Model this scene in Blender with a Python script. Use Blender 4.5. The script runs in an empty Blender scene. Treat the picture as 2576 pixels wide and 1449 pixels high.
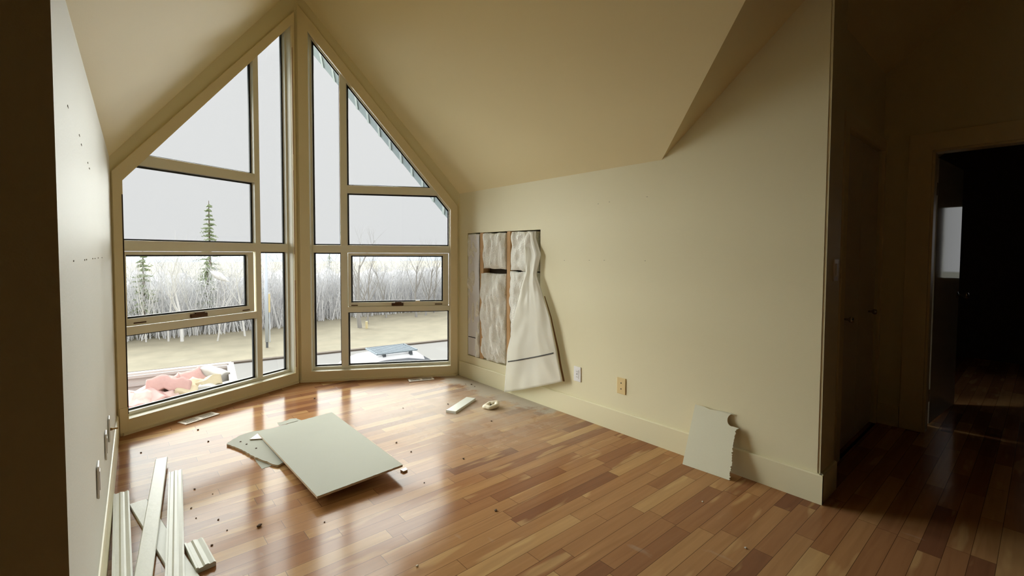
import bpy, bmesh, math, random
from mathutils import Vector, Matrix, noise
PI = math.pi
scene = bpy.context.scene
C = scene.collection
random.seed(7)

# ------------------------------------------------------------------ camera
cam_data = bpy.data.cameras.new('camera')
cam = bpy.data.objects.new('camera', cam_data); C.objects.link(cam)
cam_data.sensor_width = 36.0
cam_data.lens = 1150.67 / 2576 * 36.0
cam_data.shift_y = -43.46 / 2576
cam_data.clip_start = 0.02; cam_data.clip_end = 900
cam.matrix_world = (Matrix.Translation((0, 0, 1.27)) @ Matrix.Rotation(-0.71436, 4, 'Z')
                    @ Matrix.Rotation(PI/2 - 0.03823, 4, 'X') @ Matrix.Rotation(0.00461, 4, 'Z'))
scene.camera = cam

# ------------------------------------------------------------------ exposure
vs = scene.view_settings
scene.display_settings.display_device = 'sRGB'
vs.view_transform = 'Standard'; vs.look = 'None'; vs.gamma = 1.0; vs.use_curve_mapping = False
vs.exposure = 0.0
cy = scene.cycles
cy.use_denoising = True
cy.max_bounces = 9; cy.diffuse_bounces = 6; cy.glossy_bounces = 4; cy.transmission_bounces = 6; cy.transparent_max_bounces = 12
cy.sample_clamp_indirect = 8.0; cy.caustics_reflective = False; cy.caustics_refractive = False
cy.use_adaptive_sampling = True; cy.adaptive_threshold = 0.03

# ------------------------------------------------------------------ overcast sky
world = bpy.data.worlds.new('overcast_sky'); scene.world = world; world.use_nodes = True
wt = world.node_tree; wt.nodes.clear()
w_out = wt.nodes.new('ShaderNodeOutputWorld'); w_bg = wt.nodes.new('ShaderNodeBackground')
w_tc = wt.nodes.new('ShaderNodeTexCoord'); w_sep = wt.nodes.new('ShaderNodeSeparateXYZ')
w_ramp = wt.nodes.new('ShaderNodeValToRGB')
wt.links.new(w_tc.outputs['Generated'], w_sep.inputs[0]); wt.links.new(w_sep.outputs['Z'], w_ramp.inputs[0])
wt.links.new(w_ramp.outputs[0], w_bg.inputs[0]); wt.links.new(w_bg.outputs[0], w_out.inputs[0])
SKY = [(0.0, 0.80), (0.35, 0.85), (0.5, 1.2), (0.7, 1.8), (1.0, 2.0)]      # (sine of elevation, radiance): brighter towards the zenith
SMAX = 2.0
r = w_ramp.color_ramp
while len(r.elements) > 1: r.elements.remove(r.elements[-1])
for i, (p, v) in enumerate(SKY):
    e = r.elements[0] if i == 0 else r.elements.new(p)
    e.position = p; e.color = (v/SMAX*0.985, v/SMAX*0.975, v/SMAX*0.985, 1)
w_mr = wt.nodes.new('ShaderNodeMapRange'); w_mr.inputs[1].default_value = 0.0; w_mr.inputs[2].default_value = -0.6
w_mr.inputs[3].default_value = SMAX; w_mr.inputs[4].default_value = SMAX*1.7; w_mr.interpolation_type = 'SMOOTHSTEP'
wt.links.new(w_sep.outputs['Y'], w_mr.inputs[0]); wt.links.new(w_mr.outputs[0], w_bg.inputs[1])      # sky behind the house brightened, a fill added for the tree fronts

# very wide soft sun added in front of the windows, standing in for brighter sky
def soft_sun(name, azim, elev, width, power, col):
    sd = bpy.data.lights.new(name, 'SUN'); sd.energy = power; sd.angle = math.radians(width); sd.color = col
    so_ = bpy.data.objects.new(name, sd); C.objects.link(so_)
    a_, e_ = math.radians(azim), math.radians(elev)          # azimuth from +Y towards +X
    d_ = Vector((math.sin(a_)*math.cos(e_), math.cos(a_)*math.cos(e_), math.sin(e_)))
    so_.rotation_euler = d_.to_track_quat('Z', 'Y').to_euler(); so_.location = d_*30
soft_sun('sky_fill_sun', -7, 9, 96, 23.0, (0.97, 0.985, 0.94))

# ------------------------------------------------------------------ helpers
def srgb(r_, g_, b_):
    f = lambda c: (c/12.92 if c <= 0.04045 else ((c+0.055)/1.055)**2.4)
    return (f(r_/255), f(g_/255), f(b_/255), 1.0)
def mat(name, col, rough=0.6, metal=0.0, bump=0.0, bscale=60.0, mottle=0.0, mscale=3.0, coat=0.0, spec=0.5):
    m = bpy.data.materials.new(name); m.use_nodes = True
    nt = m.node_tree; b = nt.nodes['Principled BSDF']
    b.inputs['Base Color'].default_value = col; b.inputs['Roughness'].default_value = rough
    b.inputs['Metallic'].default_value = metal; b.inputs['Specular IOR Level'].default_value = spec
    if coat: b.inputs['Coat Weight'].default_value = coat; b.inputs['Coat Roughness'].default_value = 0.1
    if bump or mottle:
        tc = nt.nodes.new('ShaderNodeTexCoord')
    if mottle:
        n = nt.nodes.new('ShaderNodeTexNoise'); n.inputs['Scale'].default_value = mscale; n.inputs['Detail'].default_value = 6
        nt.links.new(tc.outputs['Object'], n.inputs['Vector'])
        mx = nt.nodes.new('ShaderNodeMixRGB'); mx.inputs[1].default_value = [max(0, c*(1-mottle)) for c in col[:3]] + [1]
        mx.inputs[2].default_value = [min(1, c*(1+mottle)) for c in col[:3]] + [1]
        nt.links.new(n.outputs['Fac'], mx.inputs[0]); nt.links.new(mx.outputs[0], b.inputs['Base Color'])
    if bump:
        n2 = nt.nodes.new('ShaderNodeTexNoise'); n2.inputs['Scale'].default_value = bscale; n2.inputs['Detail'].default_value = 4
        nt.links.new(tc.outputs['Object'], n2.inputs['Vector'])
        bp = nt.nodes.new('ShaderNodeBump'); bp.inputs['Strength'].default_value = bump; bp.inputs['Distance'].default_value = 0.01
        nt.links.new(n2.outputs['Fac'], bp.inputs['Height']); nt.links.new(bp.outputs[0], b.inputs['Normal'])
    return m

class MB:
    """collects shapes into one mesh"""
    def __init__(s): s.v = []; s.f = []
    def add(s, vs_, fs_):
        o = len(s.v); s.v += [tuple(v) for v in vs_]; s.f += [tuple(i+o for i in f) for f in fs_]; return s
    def box(s, x0, x1, y0, y1, z0, z1, M=None):
        vs_ = [Vector((x, y, z)) for z in (z0, z1) for y in (y0, y1) for x in (x0, x1)]
        if M is not None: vs_ = [M @ v for v in vs_]
        return s.add(vs_, [(0, 2, 3, 1), (4, 5, 7, 6), (0, 1, 5, 4), (2, 6, 7, 3), (0, 4, 6, 2), (1, 3, 7, 5)])
    def prism(s, pts, off):
        """extrude the 3D polygon pts by the vector off"""
        n = len(pts); a = [Vector(p) for p in pts]; b = [p + Vector(off) for p in a]
        return s.add(a + b, [tuple(range(n-1, -1, -1)), tuple(range(n, 2*n))] + [(i, (i+1) % n, n+(i+1) % n, n+i) for i in range(n)])
    def ring(s, outer, inner, off):
        """extrude the band between two 3D polygons of equal length"""
        n = len(outer); off = Vector(off)
        O = [Vector(p) for p in outer]; I = [Vector(p) for p in inner]
        vs_ = O + I + [p+off for p in O] + [p+off for p in I]; fs_ = []
        for i in range(n):
            j = (i+1) % n
            fs_ += [(i, n+i, n+j, j), (2*n+i, 2*n+j, 3*n+j, 3*n+i), (i, j, 2*n+j, 2*n+i), (n+i, 3*n+i, 3*n+j, n+j)]
        return s.add(vs_, fs_)
    def tube(s, path, rad, k=8, cap=True):
        """a tube along points with a radius per point"""
        P = [Vector(p) for p in path]; n = len(P)
        if not hasattr(rad, '__len__'): rad = [rad]*n
        vs_ = []; up = Vector((0, 0, 1))
        for i, p in enumerate(P):
            d = (P[min(i+1, n-1)] - P[max(i-1, 0)]).normalized()
            a = d.cross(up if abs(d.z) < 0.95 else Vector((1, 0, 0))).normalized(); b = d.cross(a)
            for q in range(k):
                t = 2*PI*q/k; vs_.append(p + (a*math.cos(t) + b*math.sin(t))*rad[i])
        fs_ = [(i*k+q, i*k+(q+1) % k, (i+1)*k+(q+1) % k, (i+1)*k+q) for i in range(n-1) for q in range(k)]
        if cap: fs_ += [tuple(range(k-1, -1, -1)), tuple(range((n-1)*k, n*k))]
        return s.add(vs_, fs_)
    def lathe(s, prof, M, k=20):
        vs_ = []; n = len(prof)
        for (r_, z) in prof:
            for q in range(k): t = 2*PI*q/k; vs_.append(M @ Vector((r_*math.cos(t), r_*math.sin(t), z)))
        fs_ = [(i*k+q, i*k+(q+1) % k, (i+1)*k+(q+1) % k, (i+1)*k+q) for i in range(n-1) for q in range(k)]
        return s.add(vs_, fs_ + [tuple(range(k-1, -1, -1)), tuple(range((n-1)*k, n*k))])
    def grid(s, fn, nu, nv):
        vs_ = [fn(u/nu, v/nv) for v in range(nv+1) for u in range(nu+1)]
        return s.add(vs_, [(v*(nu+1)+u, v*(nu+1)+u+1, (v+1)*(nu+1)+u+1, (v+1)*(nu+1)+u) for v in range(nv) for u in range(nu)])
    def build(s, name, m, parent=None, smooth=False, bevel=0.0, origin=None):
        me = bpy.data.meshes.new(name)
        o_ = Vector(origin) if origin is not None else Vector((0, 0, 0))
        if origin is None and parent is not None: o_ = Vector((0, 0, 0))
        me.from_pydata([Vector(v) - o_ for v in s.v], [], s.f)
        bm = bmesh.new(); bm.from_mesh(me); bmesh.ops.recalc_face_normals(bm, faces=bm.faces); bm.to_mesh(me); bm.free()
        me.materials.append(m)
        if smooth:
            for p in me.polygons: p.use_smooth = True
        ob = bpy.data.objects.new(name, me); C.objects.link(ob); ob.location = o_
        if parent is not None:
            ob.parent = parent; ob.location = o_
            ob.matrix_parent_inverse = parent.matrix_basis.inverted()
        if bevel:
            bv = ob.modifiers.new('bevel', 'BEVEL'); bv.width = bevel; bv.segments = 2; bv.limit_method = 'ANGLE'; bv.angle_limit = math.radians(40)
        return ob
def tag(o, label=None, cat=None, group=None, kind=None):
    if label: o['label'] = label
    if cat: o['category'] = cat
    if group: o['group'] = group
    if kind: o['kind'] = kind
    return o
def struct(o): o['kind'] = 'structure'; return o
def empty(name, loc, label=None, cat=None, group=None, kind=None):
    o = bpy.data.objects.new(name, None); C.objects.link(o); o.location = loc; o.empty_display_size = 0.05
    return tag(o, label, cat, group, kind)
def nz(x, y, z=0.0, s=1.0): return noise.noise(Vector((x*s, y*s, z*s)))

# ------------------------------------------------------------------ materials
PAINT = srgb(233, 226, 192)
M_wall = mat('cream_wall_paint', PAINT, 0.55, bump=0.06, bscale=220, mottle=0.02, mscale=1.5)
M_ceil = mat('cream_ceiling_paint', srgb(243, 231, 190), 0.7, bump=0.05, bscale=180, mottle=0.02, mscale=1.2)
M_trim = mat('cream_trim_paint', srgb(238, 226, 190), 0.4, bump=0.02, bscale=90)
M_sash = mat('cream_frame_paint', srgb(240, 238, 222), 0.3, coat=0.8)
M_base = mat('baseboard_paint', PAINT, 0.45, bump=0.02, bscale=90)
M_leftwall = mat('pale_wall_paint', srgb(238, 240, 234), 0.6, bump=0.08, bscale=120, mottle=0.02, mscale=2, spec=0.3)
M_dark = mat('dark_gasket', srgb(40, 44, 46), 0.5)
M_bronze = mat('bronze_hardware', srgb(86, 58, 34), 0.4, metal=0.4)
M_drywall = mat('drywall_face', srgb(167, 167, 152), 0.75, bump=0.05, bscale=120, mottle=0.03, mscale=8)
M_gyps = mat('gypsum_core', srgb(222, 205, 180), 0.9, bump=0.3, bscale=150, mottle=0.1, mscale=40)
M_board = mat('painted_board', srgb(222, 224, 214), 0.45, bump=0.1, bscale=40, mottle=0.05, mscale=9)
M_wood = mat('raw_stud_wood', srgb(200, 160, 112), 0.7, bump=0.2, bscale=60, mottle=0.15, mscale=12)
M_white = mat('white_plastic', srgb(238, 238, 240), 0.35)
M_almond = mat('almond_plastic', srgb(228, 204, 150), 0.35)
M_black = mat('black_slot', srgb(20, 18, 16), 0.6)
M_chrome = mat('brushed_nickel', srgb(190, 185, 178), 0.25, metal=1.0)
M_batt = mat('fibre_batt', srgb(244, 244, 238), 0.95, bump=0.9, bscale=90, mottle=0.1, mscale=22)
M_sheath = mat('dark_sheathing', srgb(70, 56, 40), 0.9, mottle=0.2, mscale=8)
M_doorpaint = mat('satin_door_paint', srgb(214, 206, 186), 0.28, spec=0.6)
M_leaf = mat('glossy_door_paint', srgb(190, 186, 172), 0.05, spec=0.22)
M_leaf.node_tree.nodes['Principled BSDF'].inputs['IOR'].default_value = 1.16
M_backroom = mat('room_shade_tone', srgb(84, 80, 74), 0.9)  # shade of the unlit rooms put into their wall colour
M_tape = mat('black_tape', srgb(28, 26, 24), 0.5)

def glass_mat():
    m = bpy.data.materials.new('window_glass'); m.use_nodes = True; nt = m.node_tree; nt.nodes.clear()
    o = nt.nodes.new('ShaderNodeOutputMaterial'); t = nt.nodes.new('ShaderNodeBsdfTransparent'); g = nt.nodes.new('ShaderNodeBsdfGlossy')
    t.inputs[0].default_value = (0.97, 0.985, 0.98, 1); g.inputs['Roughness'].default_value = 0.0
    fr = nt.nodes.new('ShaderNodeFresnel'); fr.inputs[0].default_value = 1.3
    mx = nt.nodes.new('ShaderNodeMixShader')
    nt.links.new(fr.outputs[0], mx.inputs[0]); nt.links.new(t.outputs[0], mx.inputs[1]); nt.links.new(g.outputs[0], mx.inputs[2]); nt.links.new(mx.outputs[0], o.inputs[0])
    return m
M_glass = glass_mat()
def sheet_mat():
    m = bpy.data.materials.new('clear_poly_sheet'); m.use_nodes = True; nt = m.node_tree
    b = nt.nodes['Principled BSDF']; b.inputs['Base Color'].default_value = srgb(248, 247, 240); b.inputs['Roughness'].default_value = 0.25
    o = nt.nodes['Material Output']; t = nt.nodes.new('ShaderNodeBsdfTransparent'); tl = nt.nodes.new('ShaderNodeBsdfTranslucent')
    tl.inputs[0].default_value = srgb(246, 244, 236)
    m1 = nt.nodes.new('ShaderNodeMixShader'); m1.inputs[0].default_value = 0.35
    m2 = nt.nodes.new('ShaderNodeMixShader'); m2.inputs[0].default_value = 0.18
    nt.links.new(b.outputs[0], m1.inputs[1]); nt.links.new(tl.outputs[0], m1.inputs[2]); nt.links.new(m1.outputs[0], m2.inputs[1]); nt.links.new(t.outputs[0], m2.inputs[2])
    nt.links.new(m2.outputs[0], o.inputs[0])
    return m
M_sheet = sheet_mat()

def floor_mat():
    m = bpy.data.materials.new('hardwood_strip_floor'); m.use_nodes = True; nt = m.node_tree; N = nt.nodes; Lk = nt.links
    b = N['Principled BSDF']
    tc = N.new('ShaderNodeTexCoord'); sep = N.new('ShaderNodeSeparateXYZ'); Lk.new(tc.outputs['Object'], sep.inputs[0])
    def mth(op, a, c=None, clamp=False):
        n = N.new('ShaderNodeMath'); n.operation = op; n.use_clamp = clamp
        for i, v in enumerate((a, c)):
            if v is None: continue
            if isinstance(v, (int, float)): n.inputs[i].default_value = v
            else: Lk.new(v, n.inputs[i])
        return n.outputs[0]
    X, Y = sep.outputs['X'], sep.outputs['Y']
    # strips run along X, tilted very slightly
    yr = mth('ADD', Y, mth('MULTIPLY', X, 0.008))
    ry = mth('DIVIDE', mth('ADD', yr, 10.0), 0.0765); row = mth('FLOOR', ry); fy = mth('FRACT', ry)
    wn = N.new('ShaderNodeTexWhiteNoise'); wn.noise_dimensions = '1D'; Lk.new(row, wn.inputs['W'])
    wn2 = N.new('ShaderNodeTexWhiteNoise'); wn2.noise_dimensions = '1D'; Lk.new(mth('ADD', row, 57.3), wn2.inputs['W'])
    plen = mth('ADD', mth('MULTIPLY', wn.outputs['Value'], 0.4), 0.42)
    rx = mth('DIVIDE', mth('ADD', mth('ADD', X, 12.0), mth('MULTIPLY', wn2.outputs['Value'], 3.0)), plen)
    col = mth('FLOOR', rx); fx = mth('FRACT', rx)
    cmb = N.new('ShaderNodeCombineXYZ'); Lk.new(row, cmb.inputs[0]); Lk.new(col, cmb.inputs[1])
    wn3 = N.new('ShaderNodeTexWhiteNoise'); wn3.noise_dimensions = '2D'; Lk.new(cmb.outputs[0], wn3.inputs['Vector'])
    # grain noise, stretched along the strip and shifted per board
    gv = N.new('ShaderNodeCombineXYZ')
    Lk.new(mth('ADD', mth('MULTIPLY', X, 2.2), mth('MULTIPLY', wn3.outputs['Value'], 37.0)), gv.inputs[0])
    Lk.new(mth('MULTIPLY', Y, 34.0), gv.inputs[1])
    gn = N.new('ShaderNodeTexNoise'); gn.inputs['Scale'].default_value = 1.0; gn.inputs['Detail'].default_value = 5; gn.inputs['Distortion'].default_value = 0.6
    Lk.new(gv.outputs[0], gn.inputs['Vector'])
    sv = N.new('ShaderNodeCombineXYZ')     # broad sapwood figure inside a board
    Lk.new(mth('ADD', mth('MULTIPLY', X, 2.6), mth('MULTIPLY', wn3.outputs['Value'], 91.0)), sv.inputs[0]); Lk.new(mth('MULTIPLY', Y, 15.0), sv.inputs[1])
    sn = N.new('ShaderNodeTexNoise'); sn.inputs['Scale'].default_value = 0.8; sn.inputs['Detail'].default_value = 2
    Lk.new(sv.outputs[0], sn.inputs['Vector'])
    ramp = N.new('ShaderNodeValToRGB'); Lk.new(wn3.outputs['Value'], ramp.inputs[0])
    cr = ramp.color_ramp
    cols = [(0.0, (134, 90, 64)), (0.12, (156, 110, 76)), (0.4, (168, 121, 82)), (0.65, (176, 130, 88)), (0.85, (186, 142, 96)), (1.0, (200, 162, 112))]
    cr.elements[0].position = 0; cr.elements[0].color = srgb(*cols[0][1]); cr.elements[1].position = 1.0; cr.elements[1].color = srgb(*cols[-1][1])
    for p, c in cols[1:-1]: e_ = cr.elements.new(p); e_.color = srgb(*c)
    sap = N.new('ShaderNodeMapRange'); sap.inputs[1].default_value = 0.60; sap.inputs[2].default_value = 0.67; Lk.new(sn.outputs['Fac'], sap.inputs[0])
    m1 = N.new('ShaderNodeMixRGB'); Lk.new(mth('MULTIPLY', sap.outputs[0], 0.5), m1.inputs[0]); Lk.new(ramp.outputs[0], m1.inputs[1]); m1.inputs[2].default_value = srgb(214, 178, 124)
    m2 = N.new('ShaderNodeMixRGB'); m2.blend_type = 'MULTIPLY'; m2.inputs[0].default_value = 0.55; Lk.new(m1.outputs[0], m2.inputs[1])
    gr = N.new('ShaderNodeValToRGB'); Lk.new(gn.outputs['Fac'], gr.inputs[0])
    gr.color_ramp.elements[0].position = 0.25; gr.color_ramp.elements[0].color = (0.68, 0.64, 0.62, 1); gr.color_ramp.elements[1].position = 0.7; gr.color_ramp.elements[1].color = (1.05, 1.05, 1.05, 1)
    Lk.new(gr.outputs[0], m2.inputs[2])
    # seams
    sy = mth('MINIMUM', fy, mth('SUBTRACT', 1.0, fy)); sx = mth('MULTIPLY', mth('MINIMUM', fx, mth('SUBTRACT', 1.0, fx)), mth('DIVIDE', plen, 0.0765))
    seam = mth('LESS_THAN', mth('MINIMUM', sy, sx), 0.014)
    m3 = N.new('ShaderNodeMixRGB'); Lk.new(mth('MULTIPLY', seam, 0.75), m3.inputs[0]); Lk.new(m2.outputs[0], m3.inputs[1]); m3.inputs[2].default_value = srgb(60, 38, 24)
    # plaster dust lying along the wall with the hole, and footprints of it further in
    dn = N.new('ShaderNodeTexNoise'); dn.inputs['Scale'].default_value = 6.0; dn.inputs['Detail'].default_value = 8; dn.inputs['Roughness'].default_value = 0.7; Lk.new(tc.outputs['Object'], dn.inputs['Vector'])
    dwall = mth('SUBTRACT', 2.70, X)                                   # distance from the right wall
    a1 = mth('MULTIPLY', mth('SUBTRACT', 1.0, mth('DIVIDE', dwall, 0.42), True), mth('MULTIPLY', mth('SUBTRACT', Y, 2.2), 1.5, True))
    d1 = mth('MULTIPLY', mth('SUBTRACT', mth('ADD', dn.outputs['Fac'], mth('MULTIPLY', a1, 0.75)), 0.68), 4.0, True)
    dd = mth('SUBTRACT', 1.0, mth('DIVIDE', mth('SQRT', mth('ADD', mth('POWER', mth('SUBTRACT', X, 2.2), 2.0), mth('POWER', mth('SUBTRACT', Y, 3.0), 2.0))), 1.25), True)
    d2 = mth('MULTIPLY', mth('MULTIPLY', dd, dn.outputs['Fac']), 1.1, True)
    dust = mth('MAXIMUM', mth('MULTIPLY', mth('MULTIPLY', d1, mth('GREATER_THAN', a1, 0.001)), 0.85), d2)
    # white smears
    mv = N.new('ShaderNodeMapping'); mv.inputs['Rotation'].default_value = (0, 0, 0.5); mv.inputs['Scale'].default_value = (9.0, 3.2, 1); Lk.new(tc.outputs['Object'], mv.inputs[0])
    sm = N.new('ShaderNodeTexNoise'); sm.inputs['Scale'].default_value = 1.0; sm.inputs['Detail'].default_value = 3; Lk.new(mv.outputs[0], sm.inputs['Vector'])
    smear = mth('MULTIPLY', mth('SUBTRACT', sm.outputs['Fac'], 0.69), 6.0, True)
    dust = mth('MAXIMUM', dust, mth('MULTIPLY', smear, 0.5))
    m4 = N.new('ShaderNodeMixRGB'); Lk.new(dust, m4.inputs[0]); Lk.new(m3.outputs[0], m4.inputs[1]); m4.inputs[2].default_value = srgb(196, 190, 176)
    Lk.new(m4.outputs[0], b.inputs['Base Color'])
    rn = N.new('ShaderNodeTexNoise'); rn.inputs['Scale'].default_value = 2.5; rn.inputs['Detail'].default_value = 4; Lk.new(tc.outputs['Object'], rn.inputs['Vector'])
    rg = mth('ADD', mth('ADD', 0.10, mth('MULTIPLY', rn.outputs['Fac'], 0.10)), mth('MULTIPLY', dust, 0.45))
    b.inputs['Roughness'].default_value = 0.8; b.inputs['Specular IOR Level'].default_value = 0.0
    gl = N.new('ShaderNodeBsdfGlossy'); Lk.new(rg, gl.inputs['Roughness']); gl.inputs[0].default_value = (1, 1, 1, 1)
    lw_ = N.new('ShaderNodeLayerWeight'); lw_.inputs['Blend'].default_value = 0.5
    gf = mth('MULTIPLY', mth('ADD', 0.02, mth('MULTIPLY', mth('POWER', lw_.outputs['Facing'], 2.5), 0.10)), mth('SUBTRACT', 1.0, mth('MULTIPLY', dust, 0.8)))
    mxs = N.new('ShaderNodeMixShader'); Lk.new(gf, mxs.inputs[0]); Lk.new(b.outputs[0], mxs.inputs[1]); Lk.new(gl.outputs[0], mxs.inputs[2])
    Lk.new(mxs.outputs[0], N['Material Output'].inputs[0])
    # board to board height and long undulation break up the mirror image
    bn = N.new('ShaderNodeTexNoise'); bn.inputs['Scale'].default_value = 7.0; bn.inputs['Detail'].default_value = 2; Lk.new(tc.outputs['Object'], bn.inputs['Vector'])
    bh = mth('ADD', mth('MULTIPLY', seam, -0.5), mth('ADD', mth('MULTIPLY', bn.outputs['Fac'], 0.25), mth('MULTIPLY', gn.outputs['Fac'], 0.08)))
    bp = N.new('ShaderNodeBump'); bp.inputs['Strength'].default_value = 0.12; bp.inputs['Distance'].default_value = 0.01; Lk.new(bh, bp.inputs['Height']); Lk.new(bp.outputs[0], b.inputs['Normal']); Lk.new(bp.outputs[0], gl.inputs['Normal'])
    return m
M_floor = floor_mat()

# ================================================================== STRUCTURE
XR = 2.694                     # right wall
HW = 1.88                      # knee wall height
A = Vector((-0.016, 4.115, 0)) # left end of the window wall
P = Vector((1.333, 4.717, 0))  # prow point
B = Vector((XR, 3.938, 0))     # right end
RZ = 3.775                     # ridge height
SL = (RZ-HW)/(XR-1.333)        # slope of the dormer ceiling
MS = 0.865                     # slope of the main ceiling
YV = 1.627                     # where the valleys start
def mainz(y): return HW + MS*(YV-y)
def lwx(y): return A.x + 0.026*(y-A.y)       # left wall line
FR = {}
for side, a, b in (('L', A, P), ('R', P, B)):
    t = (b-a).normalized(); n = Vector((-t.y, t.x, 0)); n = n if n.y > 0 else -n
    FR[side] = (a, t, n)
def W(side, s, z, o=0.0):
    a, t, n = FR[side]; q = a + t*s + n*o; return Vector((q.x, q.y, z))
def WN(side): return FR[side][2]
def wbox(mb, side, s0, s1, z0, z1, o0, o1):
    return mb.prism([W(side, s0, z0, o0), W(side, s1, z0, o0), W(side, s1, z1, o0), W(side, s0, z1, o0)], WN(side)*(o1-o0))
def ceilz(side, s):            # height of the ceiling at the window wall
    q = W(side, s, 0)
    if side == 'R': return HW + SL*(XR-q.x)
    return 1.905 + (RZ-1.905)*(q.x-A.x)/(P.x-A.x)

fb = MB().prism([(-3.0, -4.0, 0), (8.3, -4.0, 0), (8.3, 3.9, 0), (2.93, 3.9, 0), (1.36, 4.80, 0), (-0.06, 4.18, 0), (-3.0, 4.18, 0)], (0, 0, -0.25))
struct(fb.build('floor', M_floor))

# ceiling: two dormer slopes, the main slope with its valleys, and the high part behind
cb = MB()
V0 = Vector((1.333, YV-(RZ-HW)/MS, RZ))
PR = Vector((XR, YV, HW)); PL = Vector((lwx(YV), YV, 1.90))
Rw = [Vector((B.x, B.y, HW)), Vector((P.x, P.y, RZ)), Vector((A.x, A.y, 1.905))]
up = Vector((0, 0, 0.12))
nR = Vector((SL, 0, 1)).normalized()*0.1
cb.prism([PR, Rw[0]+Vector((0, .05, 0)), Rw[1]+Vector((0, .05, 0)), V0], nR)
def lslope(u, v):              # u along the run, v up the slope
    lo = PL.lerp(Rw[2]+Vector((0, .05, 0)), u); hi = V0.lerp(Rw[1]+Vector((0, .05, 0)), u)
    return lo.lerp(hi, v)
cb.grid(lslope, 12, 12)
yb = -1.2; zb = mainz(yb)
cb.prism([(-3.0, YV, HW), PL, V0, PR, (8.3, YV, HW), (8.3, yb, zb), (-3.0, yb, zb)], (0, 0.05, 0.1))
cb.box(-3.0, 8.3, -4.0, yb, zb, zb+0.1)
struct(cb.build('ceiling', M_ceil))

# left wall with its outside corner, and the wall that turns away from it
lw = MB()
yl = 1.33
lw.prism([(lwx(A.y), A.y+.05, 0), (lwx(A.y), A.y+.05, 1.93), (lwx(YV), YV, 1.92), (lwx(yl), yl+.002, mainz(yl)+.02), (lwx(yl), yl+.002, 0)], (-0.12, 0, 0))
wl = struct(lw.build('wall_left', M_leftwall))
struct(MB().prism([(lwx(yl), yl, 0), (lwx(yl), yl, mainz(yl)+.02), (-3.0, yl, mainz(yl)+.02), (-3.0, yl, 0)], (0, 0.0015, 0)).build('wall_near_left', M_wall))
# right wall: drywall on studs with the hole cut into it
HY0, HY1, HZ0, HZ1 = 2.745, 3.79, 0.232, 1.47
rw = MB()
xb = XR+0.095
def rbox(y0, y1, z0, z1, x0=XR, x1=xb): rw.box(x0, x1, y0, y1, z0, z1)
rbox(HY1, B.y+0.03, 0, HW+.02); rbox(HY0, HY1, 0, HZ0-.0); rbox(HY0, HY1, HZ1, HW+.02)
yr0 = 0.712
rw.prism([(XR, yr0, 0), (XR, HY0, 0), (XR, HY0, HW+.02), (XR, YV, HW+.02), (XR, yr0, mainz(yr0)+.03)], (xb-XR, 0, 0))
struct(rw.build('wall_right', M_wall))
struct(MB().prism([(xb, yr0, 0), (xb, B.y+.05, 0), (xb, B.y+.05, HW+.02), (xb, YV, HW+.02), (xb, yr0, mainz(yr0)+.03)], (2.93-xb, 0, 0)).build('wall_right_core', M_sheath))
struct(MB().box(XR+0.004, 2.93, yr0-0.012, yr0, 0, mainz(yr0)+.02).build('wall_return', M_wall))
# window wall: bands round the two openings
O1 = {'L': [(.062, .103), (1.43, .103), (1.43, 3.405), (.062, 1.755)], 'R': [(.12, .10), (1.475, .10), (1.475, 1.715), (.12, 3.375)]}
for side, nm, ln in (('L', 'wall_front_left', 1.4775), ('R', 'wall_front_right', 1.5684)):
    o = O1[side]; n = WN(side)*0.14
    outer = [(-.03 if side == 'L' else 0, 0), (ln if side == 'L' else ln+.03, 0), (ln if side == 'L' else ln+.03, ceilz(side, ln)+.03), (-.03 if side == 'L' else 0, ceilz(side, 0)+.03)]
    mb = MB().ring([W(side, *q) for q in outer], [W(side, *q) for q in o], n)
    struct(mb.build(nm, M_wall))
# closet wall, hall wall, back walls
CY = 0.789
cw = MB()
zc = mainz(CY)+.02
cw.box(2.93, 3.36, CY, CY+.12, 0, zc); cw.box(3.36, 4.31, CY, CY+.12, 2.04, zc); cw.box(4.31, 4.5, CY, CY+.12, 0, zc)
struct(cw.build('wall_closet', M_wall))
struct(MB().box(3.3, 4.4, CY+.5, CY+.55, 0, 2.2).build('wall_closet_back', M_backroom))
hw = MB(); HX = 4.35
def hz(y): return mainz(y)+.02
hw.prism([(HX, CY, 0), (HX, .515, 0), (HX, .515, 2.005), (HX, -.3, 2.005), (HX, -.3, 0), (HX, -1.2, 0), (HX, -1.2, hz(-1.2)), (HX, CY, hz(CY))], (.06+.05, 0, 0))
struct(hw.build('wall_hall', M_wall))
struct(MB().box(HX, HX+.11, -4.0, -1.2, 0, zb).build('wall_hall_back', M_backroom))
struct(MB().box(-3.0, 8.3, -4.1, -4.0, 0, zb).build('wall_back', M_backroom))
struct(MB().box(-3.1, -3.0, -4.1, 1.45, 0, zb).build('wall_far_left', M_wall))
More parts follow.
